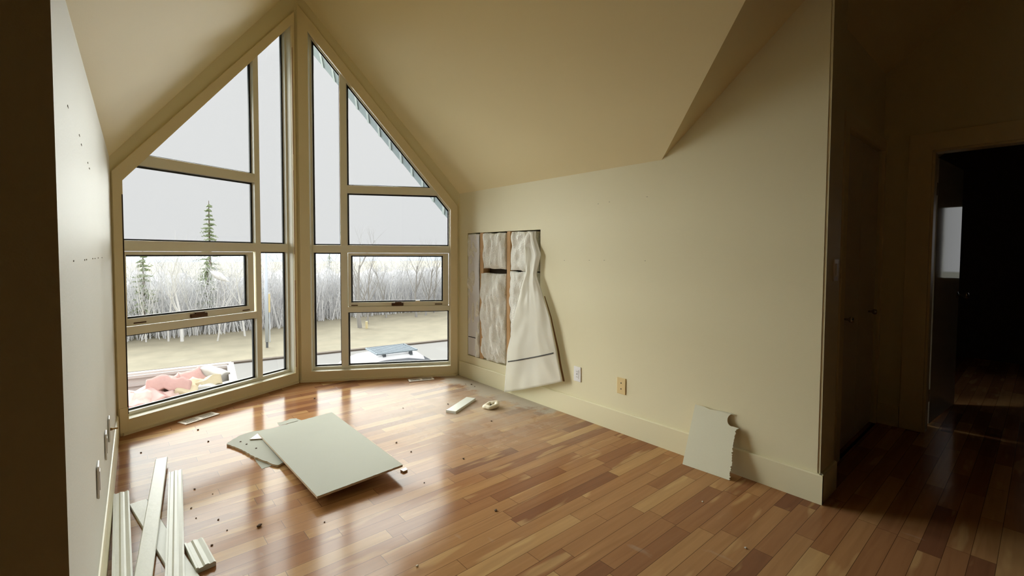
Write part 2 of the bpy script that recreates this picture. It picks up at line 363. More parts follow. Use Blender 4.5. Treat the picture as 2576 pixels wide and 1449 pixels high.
# dark room behind the doorway, with its own small window in the far wall
WX = 8.0; wy0, wy1, wz0, wz1 = -.45, -.03, .95, 1.915
rb = MB()
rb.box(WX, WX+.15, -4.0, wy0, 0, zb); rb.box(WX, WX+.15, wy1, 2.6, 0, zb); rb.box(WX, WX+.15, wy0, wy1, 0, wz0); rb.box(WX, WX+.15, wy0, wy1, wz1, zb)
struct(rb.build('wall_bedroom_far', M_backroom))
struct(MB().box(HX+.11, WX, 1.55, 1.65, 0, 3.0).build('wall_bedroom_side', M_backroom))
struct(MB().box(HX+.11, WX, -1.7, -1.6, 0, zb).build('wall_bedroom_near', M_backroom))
w3 = struct(empty('window_3', (WX, (wy0+wy1)/2, wz0)))
MB().ring([(WX+.02, wy0, wz0), (WX+.02, wy1, wz0), (WX+.02, wy1, wz1), (WX+.02, wy0, wz1)], [(WX+.02, wy0+.03, wz0+.03), (WX+.02, wy1-.03, wz0+.03), (WX+.02, wy1-.03, wz1-.03), (WX+.02, wy0+.03, wz1-.03)], (.06, 0, 0)).build('window_frame', M_sash, w3)
MB().box(WX+.05, WX+.054, wy0+.03, wy1-.03, wz0+.03, wz1-.03).build('pane', M_glass, w3)

# ------------------------------------------------------------------ baseboards
def base_profile(h, t): return [(0, 0), (t, 0), (t, h-.006), (t-.005, h), (0, h)]
bb = MB(); hb, tb = .152, .016
bb.prism([(XR-x, yr0-.012-tb, z) for x, z in base_profile(hb, tb)], (0, B.y-.02-(yr0-.012-tb), 0))
struct(bb.build('baseboard_right', M_base))
bb = MB(); bb.prism([(XR-tb+.001, yr0-.012-x, z) for x, z in base_profile(hb, tb)], (2.93-XR+tb, 0, 0))
struct(bb.build('baseboard_return', M_base))
bb = MB(); y0, y1 = yl, A.y-.03
prof = [(0, 0), (.011, 0), (.011, .125), (.009, .14), (.005, .15), (0, .152)]
bb.add([(lwx(y)+x, y, z) for y in (y0, y1) for x, z in prof], [(i, (i+1) % 6, 6+(i+1) % 6, 6+i) for i in range(6)] + [(0, 1, 2, 3, 4, 5), (11, 10, 9, 8, 7, 6)])
struct(bb.build('baseboard_left', M_base))
struct(MB().box(2.93, 3.27, CY-.016, CY, 0, .152).build('baseboard_closet', M_base))
struct(MB().box(HX-.016, HX, .645, CY-.0, 0, .152).build('baseboard_hall', M_base))

# ------------------------------------------------------------------ window casings (trim)
CO = {'L': [(.004, .0), (1.462, .0), (1.462, 3.545), (.004, 1.81)], 'R': [(.03, .0), (1.548, .0), (1.548, 1.752), (.03, 3.623)]}
for i, side in enumerate('LR'):
    o = O1[side]; c = CO[side]
    mb = MB().ring([W(side, *q) for q in c], [W(side, *q) for q in o], WN(side)*-.018)
    t_ = struct(mb.build('trim_%d' % (i+1), M_trim, bevel=.002))
    base = MB(); wbox(base, side, .02, (1.45 if side == 'L' else 1.53), 0, .02, -.036, -.018)
    base.build('shoe_moulding', M_trim, t_)
gp = MB(); wbox(gp, 'L', 1.4305, 1.4365, .16, 1.0, -.0188, -.018); wbox(gp, 'L', 1.4305, 1.435, 1.25, 2.05, -.0188, -.018); wbox(gp, 'L', 1.4305, 1.436, 2.2, 3.2, -.0188, -.018)
gp.build('bare_edge', mat('bare_wood_edge', srgb(150, 98, 60), .8), bpy.data.objects['trim_1'])
gp = MB(); wbox(gp, 'L', .054, .0615, .14, 1.66, -.0188, -.018); gp.build('open_gap', mat('dark_gap', srgb(52, 40, 28), .9), bpy.data.objects['trim_1'])
pb = MB(); wbox(pb, 'L', .005, .055, 0, .19, -.026, -.018); struct(pb.build('trim_3', M_trim, bevel=.002))

# ------------------------------------------------------------------ windows
def inset(poly, d, db=None):
    """shrink a convex polygon (s, z) by d; the bottom edge by db"""
    n = len(poly); out = []; lines = []
    cx = sum(p[0] for p in poly)/n; cz = sum(p[1] for p in poly)/n
    for i in range(n):
        a, b = poly[i], poly[(i+1) % n]; dx, dz = b[0]-a[0], b[1]-a[1]; L_ = math.hypot(dx, dz); nx, nz_ = -dz/L_, dx/L_
        if nx*(cx-a[0]) + nz_*(cz-a[1]) < 0: nx, nz_ = -nx, -nz_
        q = db if (db is not None and abs(dz) < 1e-6 and a[1] < cz and abs(a[1]-min(p[1] for p in poly)) < 1e-6) else d
        lines.append((a[0]+nx*q, a[1]+nz_*q, dx, dz))
    for i in range(n):
        x1, y1_, dx1, dy1 = lines[i-1]; x2, y2_, dx2, dy2 = lines[i]
        den = dx1*dy2-dy1*dx2; t = ((x2-x1)*dy2-(y2_-y1_)*dx2)/den
        out.append((x1+dx1*t, y1_+dy1*t))
    return out
def clip(poly, ax, v, keep_less):
    out = []
    for i in range(len(poly)):
        a, b = poly[i-1], poly[i]; ia = (a[ax] <= v) == keep_less; ib = (b[ax] <= v) == keep_less
        if ia != ib:
            t = (v-a[ax])/(b[ax]-a[ax]); out.append((a[0]+(b[0]-a[0])*t, a[1]+(b[1]-a[1])*t))
        if ib: out.append(b)
    return out
def window(name, side, mull, rails, midrail, tr, sash, low):
    root = struct(empty(name, W(side, (mull[0]+mull[1])/2, O1[side][0][1], .09)))
    n = WN(side); P3 = lambda poly, o: [W(side, s, z, o) for s, z in poly]
    o1 = O1[side]
    jo = MB().ring(P3(inset(o1, -.001), 0), P3(inset(o1, .0015), 0), n*.13); jo.build('jamb_liner', M_sash, root)
    o2 = inset(o1, .013, .026)
    MB().ring(P3(inset(o1, .0008), .062), P3(o2, .062), n*.06).build('window_frame', M_sash, root, bevel=.002)
    m0, m1 = mull
    topz = lambda s: max(z for (ss, z) in clip(clip(o2, 0, s+1e-4, True), 0, s-1e-4, False))
    zt = [topz(m0), topz(m1)]; zb_ = o2[0][1]
    MB().prism([W(side, m0, zb_-.004, .06), W(side, m1, zb_-.004, .06), W(side, m1, zt[1]+.004, .06), W(side, m0, zt[0]+.004, .06)], n*.055).build('mullion', M_sash, root, bevel=.002)
    s_lo, s_hi = o2[0][0]-.003, o2[1][0]+.003
    mb = MB(); wbox(mb, side, s_lo, s_hi, midrail[0], midrail[1], .0595, .115); mb.build('rail', M_sash, root, bevel=.002)
    big = (s_lo, m0+.002) if side == 'L' else (m1-.002, s_hi)
    def big_hi(z): return big
    for z0, z1 in (tr, low):
        pl = clip(clip(o2, 1, z0, False), 1, z1, True)
        pl = clip(clip(pl, 0, big[0], False), 0, big[1], True)
        pl = [(s+(-.003 if s < m0-.2 and side == 'L' else 0)+(.003 if s > m1+.2 and side == 'R' else 0), z) for s, z in pl]
        MB().prism(P3(pl, .0605), n*.054).build('rail', M_sash, root, bevel=.002)
    # panes: the lights between the bars
    smin, smax = o2[0][0], o2[1][0]
    cells = []
    small = (m1, smax) if side == 'L' else (smin, m0); bigc = (smin, m0) if side == 'L' else (m1, smax)
    for (c0, c1), zs in ((small, [(0, midrail[0]), (midrail[1], 9)]), (bigc, [(0, low[0]), (low[1], midrail[0]), (midrail[1], tr[0]), (tr[1], 9)])):
        for z0, z1 in zs:
            pl = o2
            for ax, v, k in ((0, c0, False), (0, c1, True), (1, z0, False), (1, z1, True)): pl = clip(pl, ax, v, k)
            cells.append((pl, (c0, c1) == bigc and abs(z0-low[1]) < 1e-6))
    for pl, is_sash in cells:
        if is_sash:
            so = [(sash[0], sash[2]), (sash[1], sash[2]), (sash[1], sash[3]), (sash[0], sash[3])]
            si = [(sash[4], sash[6]), (sash[5], sash[6]), (sash[5], sash[7]), (sash[4], sash[7])]
            sr = MB().ring(P3(so, .072), P3(si, .072), n*.04).build('sash', M_sash, root, bevel=.003)
            pl = [(q[0], q[1]) for q in si]; owner = sr
        else: owner = root
        g = inset(pl, .0)
        MB().prism(P3(inset(pl, -.004), .1), n*.004).build('pane', M_glass, owner)
        MB().ring(P3(inset(pl, -.002), .104), P3(inset(pl, .012), .104), n*.014).build('gasket', M_dark, owner)
        if is_sash:
            zr = (sash[2]+sash[6])/2
            lk = LOCKS[side]
            m_ = MB(); wbox(m_, side, lk[0], lk[1], zr-.018, zr+.012, .055, .073)
            wbox(m_, side, lk[0]+.035, lk[1]-.02, zr+.008, zr+.024, .058, .07); m_.build('window_lock', M_bronze, sr, bevel=.004)
            for h0, h1 in lk[2]:
                m_ = MB(); wbox(m_, side, h0, h1, zr-.012, zr-.003, .066, .0735); m_.build('sash_clip', M_bronze, sr, bevel=.003)
            if len(lk) > 3:
                m_ = MB(); wbox(m_, side, lk[3][0], lk[3][1], zr+.012, zr+.034, .064, .075); m_.build('catch', M_sash, sr, bevel=.003)
    return root
LOCKS = {'L': (.528, .657, [(.146, .226), (.962, 1.03)]), 'R': (.88, .999, [(.485, .549), (1.317, 1.395)], (1.12, 1.165))}
window('window_1', 'L', (1.09, 1.14), None, (1.272, 1.348), (1.888, 1.968), (.078, 1.076, .737, 1.27, .112, 1.022, .79, 1.246), (.675, .735))
window('window_2', 'R', (.39, .455), None, (1.267, 1.342), (1.862, 1.94), (.458, 1.458, .722, 1.265, .484, 1.401, .765, 1.24), (.667, .722))

# roof overhang outside the windows: corrugated soffit following the slopes
M_soffit = mat('grey_soffit_metal', srgb(136, 150, 160), 0.7)
M_soffit2 = mat('pale_soffit_batten', srgb(176, 188, 194), 0.7)
def soffit(side, s0, s1, o1, nm, kw):
    a, t, n = FR[side]
    def rz(q): return (HW+SL*(XR-q.x)) if side == 'R' else (1.905 + SL*(q.x-A.x))
    mb = MB()
    qs = [W(side, s0, 0, .14), W(side, s1, 0, .14), W(side, s1, 0, o1), W(side, s0, 0, o1)]
    qs = [Vector((q.x, q.y, rz(q))) for q in qs]
    mb.prism(qs, (0, 0, .16)); ob = struct(mb.build(nm, M_soffit))
    mb = MB(); k = s0+.03
    while k < s1:
        q2 = [W(side, k, 0, .14), W(side, k+.022, 0, .14), W(side, k+.022, 0, o1), W(side, k, 0, o1)]
        q2 = [Vector((q.x, q.y, rz(q)-.012)) for q in q2]; mb.prism(q2, (0, 0, .02)); k += .115
    mb.build('soffit_batten', M_soffit2, ob); 
    return ob
soffit('R', -.0, 1.9, .49, 'trim_4', None)
soffit('L', -.35, 1.55, .49, 'trim_5', None)

# ------------------------------------------------------------------ closet doors (door_1) and the open door (door_2)
d1 = struct(empty('door_1', (3.83, CY, 0)))
for x0, x1, kx in ((3.365, 3.832, 3.5), (3.836, 4.303, 4.13)):
    lf = MB().box(x0, x1, CY+.015, CY+.05, .012, 2.03).build('door_leaf', M_doorpaint, d1, bevel=.003)
    MB().lathe([(.006, 0), (.008, .02), (.017, .028), (.02, .038), (.015, .048), (.004, .05)], Matrix.Translation((kx, CY+.015, .86)) @ Matrix.Rotation(PI/2, 4, 'X'), 16).build('knob', M_chrome, lf, smooth=True)
tb_ = MB().ring([(3.27, CY, 0), (4.349, CY, 0), (4.349, CY, 2.12), (3.27, CY, 2.12)], [(3.36, CY, 0), (4.31, CY, 0), (4.31, CY, 2.04), (3.36, CY, 2.04)], (0, -.018, 0))
struct(tb_.build('trim_6', M_trim, bevel=.003))
tb_ = MB().prism([(HX, .642, 0), (HX, .515, 0), (HX, .515, 2.005), (HX, -.3, 2.005), (HX, -.3, 0), (HX, -.42, 0), (HX, -.42, 2.128), (HX, .642, 2.128)], (-.018, 0, 0))
struct(tb_.build('trim_7', M_trim, bevel=.003))
d2 = struct(empty('door_2', (4.47, .5, 0)))
ang = math.atan2(-.063, .75)
Ml = Matrix.Translation((4.56, .503, 0)) @ Matrix.Rotation(ang, 4, 'Z')
lf = MB().box(0, .79, 0, .035, .012, 1.98, Ml).build('door_leaf', M_leaf, d2, bevel=.002)
for yy, sg in ((0, -1), (.035, 1)):
    MB().lathe([(.027, 0), (.027, .006), (.01, .01), (.01, .035), (.022, .045), (.027, .058), (.02, .07), (.005, .073)], Ml @ Matrix.Translation((.73, yy, .94)) @ Matrix.Rotation(PI/2*(1 if sg < 0 else -1), 4, 'X'), 18).build('knob', M_chrome, lf, smooth=True)
MB().box(4.462, 4.49, .497, .513, .2, .29).box(4.462, 4.49, .497, .513, 1.7, 1.79).build('hinge', M_chrome, d2)
struct(MB().box(HX+.0, HX+.11, .5, .514, 0, 2.0).box(HX, HX+.11, -.3, .514, 1.99, 2.004).build('trim_8', M_trim))

# ================================================================== THE HOLE IN THE WALL
def batt(y0, y1, z0, z1, seed, bulge=.03, label='', x0=XR+.006):
    def fn(u, v):
        y = y0+(y1-y0)*u; z = z0+(z1-z0)*v
        e = min(u, 1-u)*2; ez = min(v, 1-v)*2
        r1 = nz(y*7+seed, z*5, seed)*.020 + abs(nz(y*15, z*8+seed, seed))*.034 + nz(y*60, z*26, seed)*.003
        jy = nz(z*9, seed, 3)*.008*(1 if u > .5 else -1); jz = nz(y*12, seed, 8)*.012
        if u in (0, 1): y += jy
        if v in (0, 1): z += jz
        return (x0 + .006 - bulge*min(1, e*3.0)*min(1, ez*5) - r1, y, z)
    m = MB().grid(fn, 26, max(16, int((z1-z0)*50)))
    nu = 26; nv = max(16, int((z1-z0)*50))
    # sides and back
    fr = m.v[:]; o = len(m.v)
    edge = [u for u in range(nu+1)] + [(v*(nu+1)+nu) for v in range(1, nv+1)] + [nv*(nu+1)+u for u in range(nu-1, -1, -1)] + [v*(nu+1) for v in range(nv-1, 0, -1)]
    back = [(XR+.088, fr[i][1], fr[i][2]) for i in edge]
    m.v += back; k = len(edge)
    for i in range(k): m.f.append((edge[i], edge[(i+1) % k], o+(i+1) % k, o+i))
    m.f.append(tuple(range(o, o+k)))
    b_ = m.build('insulation_batt', M_batt, None, smooth=True, origin=(XR+.04, (y0+y1)/2, z0))
    return tag(b_, label, 'insulation', 'insulation batts inside the opened wall')
batt(3.60, 3.782, .238, 1.460, 3.1, .000, 'tall narrow insulation batt beside window casing, leftmost in the opened wall')
batt(3.20, 3.535, 1.125, 1.460, 9.2, .020, 'short upper insulation batt above the dark horizontal gap')
batt(3.20, 3.575, .24, 1.075, 14.7, .024, 'long lower insulation batt, under the dark gap between the two bare studs')
batt(2.80, 3.125, 1.115, 1.458, 21.3, .020, 'short upper insulation batt in the top right corner of the hole')
batt(2.79, 3.14, .24, 1.105, 27.9, .018, 'long insulation batt mostly hidden behind hanging plastic sheet')
for y0, y1, lb in ((3.540, 3.592, 'bare wooden wall stud left of the middle batts in the hole'), (3.142, 3.184, 'bare wooden wall stud exposed down the middle of the hole')):
    tag(MB().box(XR+.006, XR+.09, y0, y1, HZ0+.002, HZ1-.002).build('wall_stud', M_wood, origin=(XR+.05, (y0+y1)/2, HZ0)), lb, 'stud', 'studs inside the opened wall')
# smooth barrier over the leftmost batt
def film(u, v): return (XR+.0005+nz(u*3+1, v*9, 2)*.006, 3.60+.183*u, .242+1.21*v)
b1_ = bpy.data.objects['insulation_batt']
fl_ = MB().grid(film, 10, 50).build('poly_film', mat('taut_poly_film', srgb(226, 226, 230), .35), b1_, smooth=True)
sm_ = MB()
for k in range(12): sm_.box(XR-.006, XR-.0035, 3.62+k*.0125, 3.6335+k*.0125, .425+.004*nz(k*.7, 1)-.003, .425+.004*nz(k*.7, 1)+.004)
sm_.build('film_seam', M_tape, b1_)
# plastic sheet hanging out of the hole
def lerp_tab(tab, z):
    for (z0, a), (z1, b) in zip(tab, tab[1:]):
        if z0 >= z >= z1: t = (z0-z)/(z0-z1); return a+(b-a)*t
    return tab[-1][1] if z < tab[-1][0] else tab[0][1]
def flap_pt(u, v):
    zt_ = 1.455; zl = .013; zr = .262
    zbot = zl+(zr-zl)*u
    z = zt_+(zbot-zt_)*v
    Ltab = [(1.46, 2.93), (1.27, 2.89), (1.10, 2.865), (.75, 2.99), (.40, 3.095), (.0, 3.14)]
    Rtab = [(1.46, 2.79), (1.40, 2.785), (1.26, 2.708), (1.095, 2.742), (.95, 2.67), (.75, 2.575), (.5, 2.50), (.26, 2.432), (0, 2.4)]
    yl_, yr_ = lerp_tab(Ltab, z), lerp_tab(Rtab, z)
    y = yl_+(yr_-yl_)*u
    fan = max(0, (1.15-z))/1.15
    fold = math.sin(u*9+z*1.2)*.012*(1-fan*.6) + nz(u*3, z*3, 4)*.02*fan + nz(u*8+z*2, z*7, 9)*.006
    out = .012 + .045*min(1, v*3) + .03*math.sin(PI*min(1, u*1.1))*fan
    if z < .2: out = max(out, .03)
    return Vector((XR-out-fold*.8, y, z))
sh = MB().grid(flap_pt, 36, 70).build('plastic_sheet', M_sheet, None, smooth=True, origin=None)
so = sh.modifiers.new('solid', 'SOLIDIFY'); so.thickness = .0012
tag(sh, 'crumpled clear plastic vapour barrier hanging out of the wall hole over the baseboard', 'plastic sheet')
# brown strip painted as the shadow along the sheet edge and the black seam line on it
em = MB(); pts = [flap_pt(1, v/30) + Vector((.012, -.004, 0)) for v in range(9, 31)]
M_edgeshade = mat('brown_edge_shade', srgb(128, 96, 60), 0.85)
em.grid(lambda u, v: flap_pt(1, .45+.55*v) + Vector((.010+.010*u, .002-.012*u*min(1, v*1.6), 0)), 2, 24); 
ed = em.build('edge_shade', M_edgeshade, sh); s2 = ed.modifiers.new('solid', 'SOLIDIFY'); s2.thickness = .001
tp = MB()
def tape_pt(u, v):
    w = .05+.90*u
    # a line rising from left to right across the sheet
    zz = .305+.17*u
    lo, hi = 0.0, 1.0
    for _ in range(18):
        mid = (lo+hi)/2
        if flap_pt(w, mid).z > zz: lo = mid
        else: hi = mid
    q = flap_pt(w, lo); return q + Vector((-.004, 0, (v-.5)*.010))
tp.grid(tape_pt, 24, 1); tpo = tp.build('seam_tape', M_tape, sh)
s3 = tpo.modifiers.new('solid', 'SOLIDIFY'); s3.thickness = .001

# ================================================================== ON THE WALLS
def plate(name, y, z, m, label, cat, detail):
    root = empty(name, (XR, y, z), label, cat)
    MB().box(XR-.007, XR, y-.036, y+.036, z-.058, z+.058).build('cover_plate', m, root, bevel=.003)
    detail(root, y, z); return root
def det_gfci(root, y, z):
    MB().box(XR-.0095, XR-.006, y-.017, y+.017, z-.034, z+.034).build('socket', M_white, root, bevel=.001)
    MB().box(XR-.0105, XR-.009, y-.006, y+.006, z-.006, z+.000).box(XR-.0105, XR-.009, y-.006, y+.006, z+.002, z+.008).build('button', mat('grey_button', srgb(170, 170, 174), .4), root)
    for zz in (-.022, .02):
        for yy, hh in ((-.007, .005), (.006, .004)):
            MB().box(XR-.0102, XR-.009, y+yy-.001, y+yy+.001, z+zz-hh, z+zz+hh).build('slot', M_black, root)
def det_holes(root, y, z):
    for zz in (-.021, .021):
        MB().lathe([(.0045, 0), (.0045, .0015)], Matrix.Translation((XR-.0068, y, z+zz)) @ Matrix.Rotation(-PI/2, 4, 'Y'), 12).build('screw_hole', M_black, root)
plate('wall_outlet', 2.322, .336, M_white, 'white electrical outlet on right wall, nearer the plastic sheet', 'outlet', det_gfci)
plate('blank_plate', 1.914, .334, M_almond, 'almond yellow wall plate with two dark screw holes, right of white outlet', 'wall plate', det_holes)
sw = empty('light_switch', (2.845, yr0-.012, 1.19), 'white light switch on the narrow return beside the closet doors', 'light switch')
MB().box(2.809, 2.881, yr0-.019, yr0-.012, 1.132, 1.248).build('cover_plate', M_white, sw, bevel=.003)
MB().box(2.829, 2.861, yr0-.024, yr0-.0185, 1.157, 1.223).build('rocker', M_white, sw, bevel=.003)
def lplate(y, z, name, label, extra):
    x = lwx(y); root = empty(name, (x, y, z), label, 'wall plate', 'plates low on the left wall')
    MB().box(x, x+.007, y-.036, y+.036, z-.058, z+.058).build('cover_plate', M_white, root, bevel=.003)
    if extra == 'jack':
        MB().lathe([(.007, 0), (.007, .01), (.004, .011), (.004, .03), (.001, .031)], Matrix.Translation((x+.006, y, z-.004)) @ Matrix.Rotation(PI/2, 4, 'Y'), 12).build('cable_jack', mat('brass', srgb(150, 120, 70), .3, .9), root, smooth=True)
    else:
        MB().box(x+.0068, x+.009, y-.017, y+.017, z-.034, z+.034).build('socket', M_white, root, bevel=.001)
lplate(3.00, .39, 'cable_plate', 'white plate with a protruding cable jack, left wall nearest the window', 'jack')
lplate(2.70, .408, 'wall_outlet', 'white outlet plate on left wall, middle of the three', 'socket')
lplate(2.18, .455, 'wall_outlet', 'white outlet plate on left wall, nearest the trim boards', 'socket')
mk = MB()
for y, z in ((1.60, 1.63), (1.90, 1.617), (1.96, 1.60), (2.2, 1.58), (2.27, 1.57), (1.62, 1.245), (1.95, 1.243), (2.02, 1.243), (2.3, 1.243), (2.42, 1.242), (2.62, 1.242), (2.9, 1.24)):
    x = lwx(y); mk.box(x-.001, x+.0008, y-.012, y+.012, z-.002, z+.002)
mk.build('nail_mark', mat('scuff_grey', srgb(120, 118, 108), .8), wl)
wr = bpy.data.objects['wall_right']; mk = MB()
for y, z in ((2.141, 1.636), (1.732, 1.651), (1.739, 1.223), (2.472, 1.215), (2.041, 1.642), (2.22, 1.22), (2.08, 1.222)):
    mk.box(XR-.0008, XR+.001, y-.005, y+.005, z-.002, z+.002)
mk.build('nail_mark', mat('faint_scuff', srgb(176, 168, 140), .8), wr)

# ================================================================== ON THE FLOOR
def rag(pts, amp, seed, step=.012):
    """break the straight edges of an outline"""
    out = []
    for i in range(len(pts)):
        a, b = Vector(pts[i]), Vector(pts[(i+1) % len(pts)]); L_ = (b-a).length; n = max(1, int(L_/step)); d = (b-a)/L_; nn = Vector((-d.y, d.x))
        for k in range(n):
            p = a+(b-a)*k/n; j = nz(p.x*40+seed, p.y*40, seed)*amp + nz(p.x*130+seed, p.y*130, seed)*amp*.5
            out.append(tuple(p+nn*(j if k else 0)))
    return out
def slab(name, outline, z0, th, m, tilt=None, core=None, bevel=0.0, label='', cat='', group=None):
    """flat piece with an outline (x, y); tilt gives its height z at (x, y)"""
    f = tilt or (lambda x, y: z0)
    top = [Vector((x, y, f(x, y)+th)) for x, y in outline]
    cx = sum(p.x for p in top)/len(top); cy_ = sum(p.y for p in top)/len(top)
    root = empty(name, (cx, cy_, f(cx, cy_)), label, cat, group)
    MB().prism([p-Vector((0, 0, .0012)) for p in top], (0, 0, .0012)).build('paper_face', m, root)
    core_pts = [Vector((x+(x-cx)*-.003, y+(y-cy_)*-.003, f(x, y))) for x, y in outline]
    MB().prism(core_pts, (0, 0, th-.0012)).build('gypsum_core', core or M_gyps, root)
    return root
bigt = lambda x, y: .014 + .028*(3.55-y)/1.2 + .016*(x-.73)/.5
BC = [(.715, 3.50), (1.232, 3.527), (1.205, 2.325), (.733, 2.318)]
o_ = [BC[0]] + rag(BC, .004, 5)[1:43] + [BC[1], BC[2]] + [tuple(Vector(BC[2]).lerp(Vector(BC[3]), k/40)+Vector((0, nz(k*.9, 3)*.003))) for k in range(1, 40)] + [BC[3]]
slab('drywall_sheet', o_, 0, .013, M_drywall, tilt=bigt, label='large pale rectangular drywall sheet lying tilted in the middle of the floor', cat='drywall')
fr_ = [(.523, 3.442), (.54, 3.477), (.621, 3.556), (.70, 3.575), (.832, 3.545), (.92, 3.56), (1.016, 3.626), (1.05, 3.45), (1.0, 3.05), (.701, 2.908), (.679, 2.94), (.639, 3.063), (.619, 3.122), (.584, 3.279), (.54, 3.411)]
slab('drywall_scrap', rag(fr_, .007, 11), .001, .0125, M_drywall, label='jagged drywall scrap with nail holes sticking out from under the large sheet', cat='drywall')
M_nh = mat('nail_hole_brown', srgb(80, 55, 40), .9)
for x, y in ((.622, 3.36), (.655, 3.25), (.60, 3.43)):
    MB().lathe([(.006, 0), (.005, .003)], Matrix.Translation((x, y, .0135)), 8).build('nail_hole', M_nh, bpy.data.objects['drywall_scrap'])
slab('drywall_chip', rag([(.652, 3.418), (.735, 3.515), (.765, 3.485), (.735, 3.372)], .002, 17), .0145, .006, M_white, tilt=lambda x, y: .0148, label='small bright triangular drywall chip on the jagged scrap, against the sheet', cat='drywall')
slab('paper_scrap', rag([(.618, 3.12), (.622, 2.944), (.69, 2.954), (.695, 3.0)], .006, 23), .0, .0008, M_drywall, tilt=lambda x, y: .0006, label='torn paper scrap poking out below the jagged drywall scrap', cat='paper')
slab('paper_scrap', rag([(.876, 3.64), (.913, 3.635), (.976, 3.66), (1.01, 3.64), (1.0, 3.58), (.87, 3.57)], .008, 29), .0, .001, M_drywall, tilt=lambda x, y: .0148, label='curled torn paper scrap at the back edge of the large sheet', cat='paper')

def board(name, a, b, w, z, th, label, ribs=False, cat='trim board', pitch=0.0, group='pried-off trim boards by the left wall', rough_end=False, roll=0.0):
    a, b = Vector(a), Vector(b); d = (b-a); L_ = d.length; d.normalize(); n = Vector((-d.y, d.x))
    if ribs: prof = [(-w/2, 0), (w/2, 0), (w/2, th*.7), (w*.40, th*.95), (w*.20, th*.8), (w*.10, th), (-w*.05, th), (-w*.15, th*.8), (-w*.36, th*.8), (-w*.40, th), (-w/2, th)]
    else: prof = [(-w/2, 0), (w/2, 0), (w/2, th-.003), (w/2-.003, th), (-w/2+.003, th), (-w/2, th-.003)]
    m = MB(); k = len(prof); st = 10; vs_ = []
    for i in range(st+1):
        c = a.lerp(b, i/st); zz = z+pitch*i/st
        for q, h in prof:
            jit = nz(q*70, i*1.7)*(.006 if rough_end and i in (0, st) else 0)
            vs_.append((c.x+n.x*q+d.x*jit, c.y+n.y*q+d.y*jit, zz+h+roll*q))
    m.add(vs_, [(i*k+j, i*k+(j+1) % k, (i+1)*k+(j+1) % k, (i+1)*k+j) for i in range(st) for j in range(k)] + [tuple(range(k)), tuple(range(st*k+k-1, st*k-1, -1))])
    o = m.build(name, M_board, None, origin=(a.x, a.y, z))
    return tag(o, label, cat, group)
board('trim_board', (.060, 2.935), (.215, 1.90), .072, .0005, .012, 'flat trim board lying crosswise beneath the longer boards by the left wall')
board('trim_board', (-.003, 3.07), (-.008, 1.85), .062, .013, .016, 'grooved trim board hugging the left baseboard, leftmost of the loose boards', ribs=True, rough_end=True)
board('trim_board', (.183, 3.395), (.020, 1.90), .058, .030, .010, 'smooth flat trim board on top, its end reaching farthest toward the window', pitch=-.014)
board('trim_board', (.233, 3.178), (.125, 1.88), .062, .013, .016, 'long grooved trim board, rightmost of the long loose boards', ribs=True, rough_end=True)
board('wood_offcut', (.230, 2.36), (.248, 2.14), .068, .0005, .024, 'short thick grooved board offcut poking out right of the loose boards', ribs=True, group=None, rough_end=True, cat='wood offcut')
bo = board('wood_offcut', (2.302, 3.190), (1.985, 3.022), .090, .0005, .019, 'short board offcut alone on the floor between right window and plastic sheet', group=None, cat='wood offcut')
# round collar with a dark hole
ring = empty('plaster_collar', (2.315, 2.915, 0), 'small round whitish collar with a dark hole, on floor right of the offcut', 'collar')
Mr = Matrix.Translation((2.315, 2.915, .004)) @ Matrix.Rotation(-.12, 4, 'Y')
def tor(u, v):
    a = 2*PI*u; b = 2*PI*v; R0 = .040+.004*math.sin(5*a+1); r0 = .020+.003*math.sin(3*a)
    return Mr @ Vector(((R0+r0*math.cos(b))*math.cos(a)*1.25, (R0+r0*math.cos(b))*math.sin(a), .017+.016*math.sin(b)))
MB().grid(tor, 30, 12).build('rim', mat('ivory_plaster', srgb(232, 222, 196), .6, bump=.2, bscale=80), ring, smooth=True)
MB().lathe([(.026, 0.006), (.024, .012)], Mr, 16).build('bore', M_black, ring)
# floor registers
def register(c, d, label):
    c = Vector(c); d = Vector(d).normalized(); n = Vector((-d.y, d.x)); hl, hw_ = .125, .053
    root = empty('floor_register', (c.x, c.y, 0), label, 'floor vent', 'floor registers under the windows')
    M_ = Matrix(((d.x, n.x, 0, c.x), (d.y, n.y, 0, c.y), (0, 0, 1, 0), (0, 0, 0, 1)))
    def pq(l, r_, b, t, z): return [M_ @ Vector(p) for p in ((l, b, z), (r_, b, z), (r_, t, z), (l, t, z))]
    fr = MB()
    fr.ring(pq(-hl, hl, -hw_, hw_, .0005), pq(-hl+.022, hl-.022, -hw_+.016, hw_-.018, .0005), (0, 0, .006))
    fr.prism(pq(-.012, .012, -hw_+.015, hw_-.015, .0005), (0, 0, .0058))
    fr.build('face_frame', mat('enamel_cream', srgb(226, 214, 196), .35), root, bevel=.002)
    lv = MB()
    for sx in (-1, 1):
        for k in range(9):
            x = sx*(.017+k*.0098); lv.prism(pq(x-.0022, x+.0022, -hw_+.016, hw_-.018, .0008), (0, 0, .0045))
    lv.build('louver', mat('enamel_cream_slat', srgb(214, 202, 184), .4), root)
    w_ = MB(); w_.prism(pq(-hl+.02, hl-.02, -hw_+.015, hw_-.015, .0002), (0, 0, .0012)); w_.build('dark_duct', M_black, root)
    return root
register((.456, 4.158), (.236, .106), 'cream floor register with two rows of slots under the left window')
register((2.288, 4.022), (.245, -.086), 'cream floor register with two rows of slots under the right window')
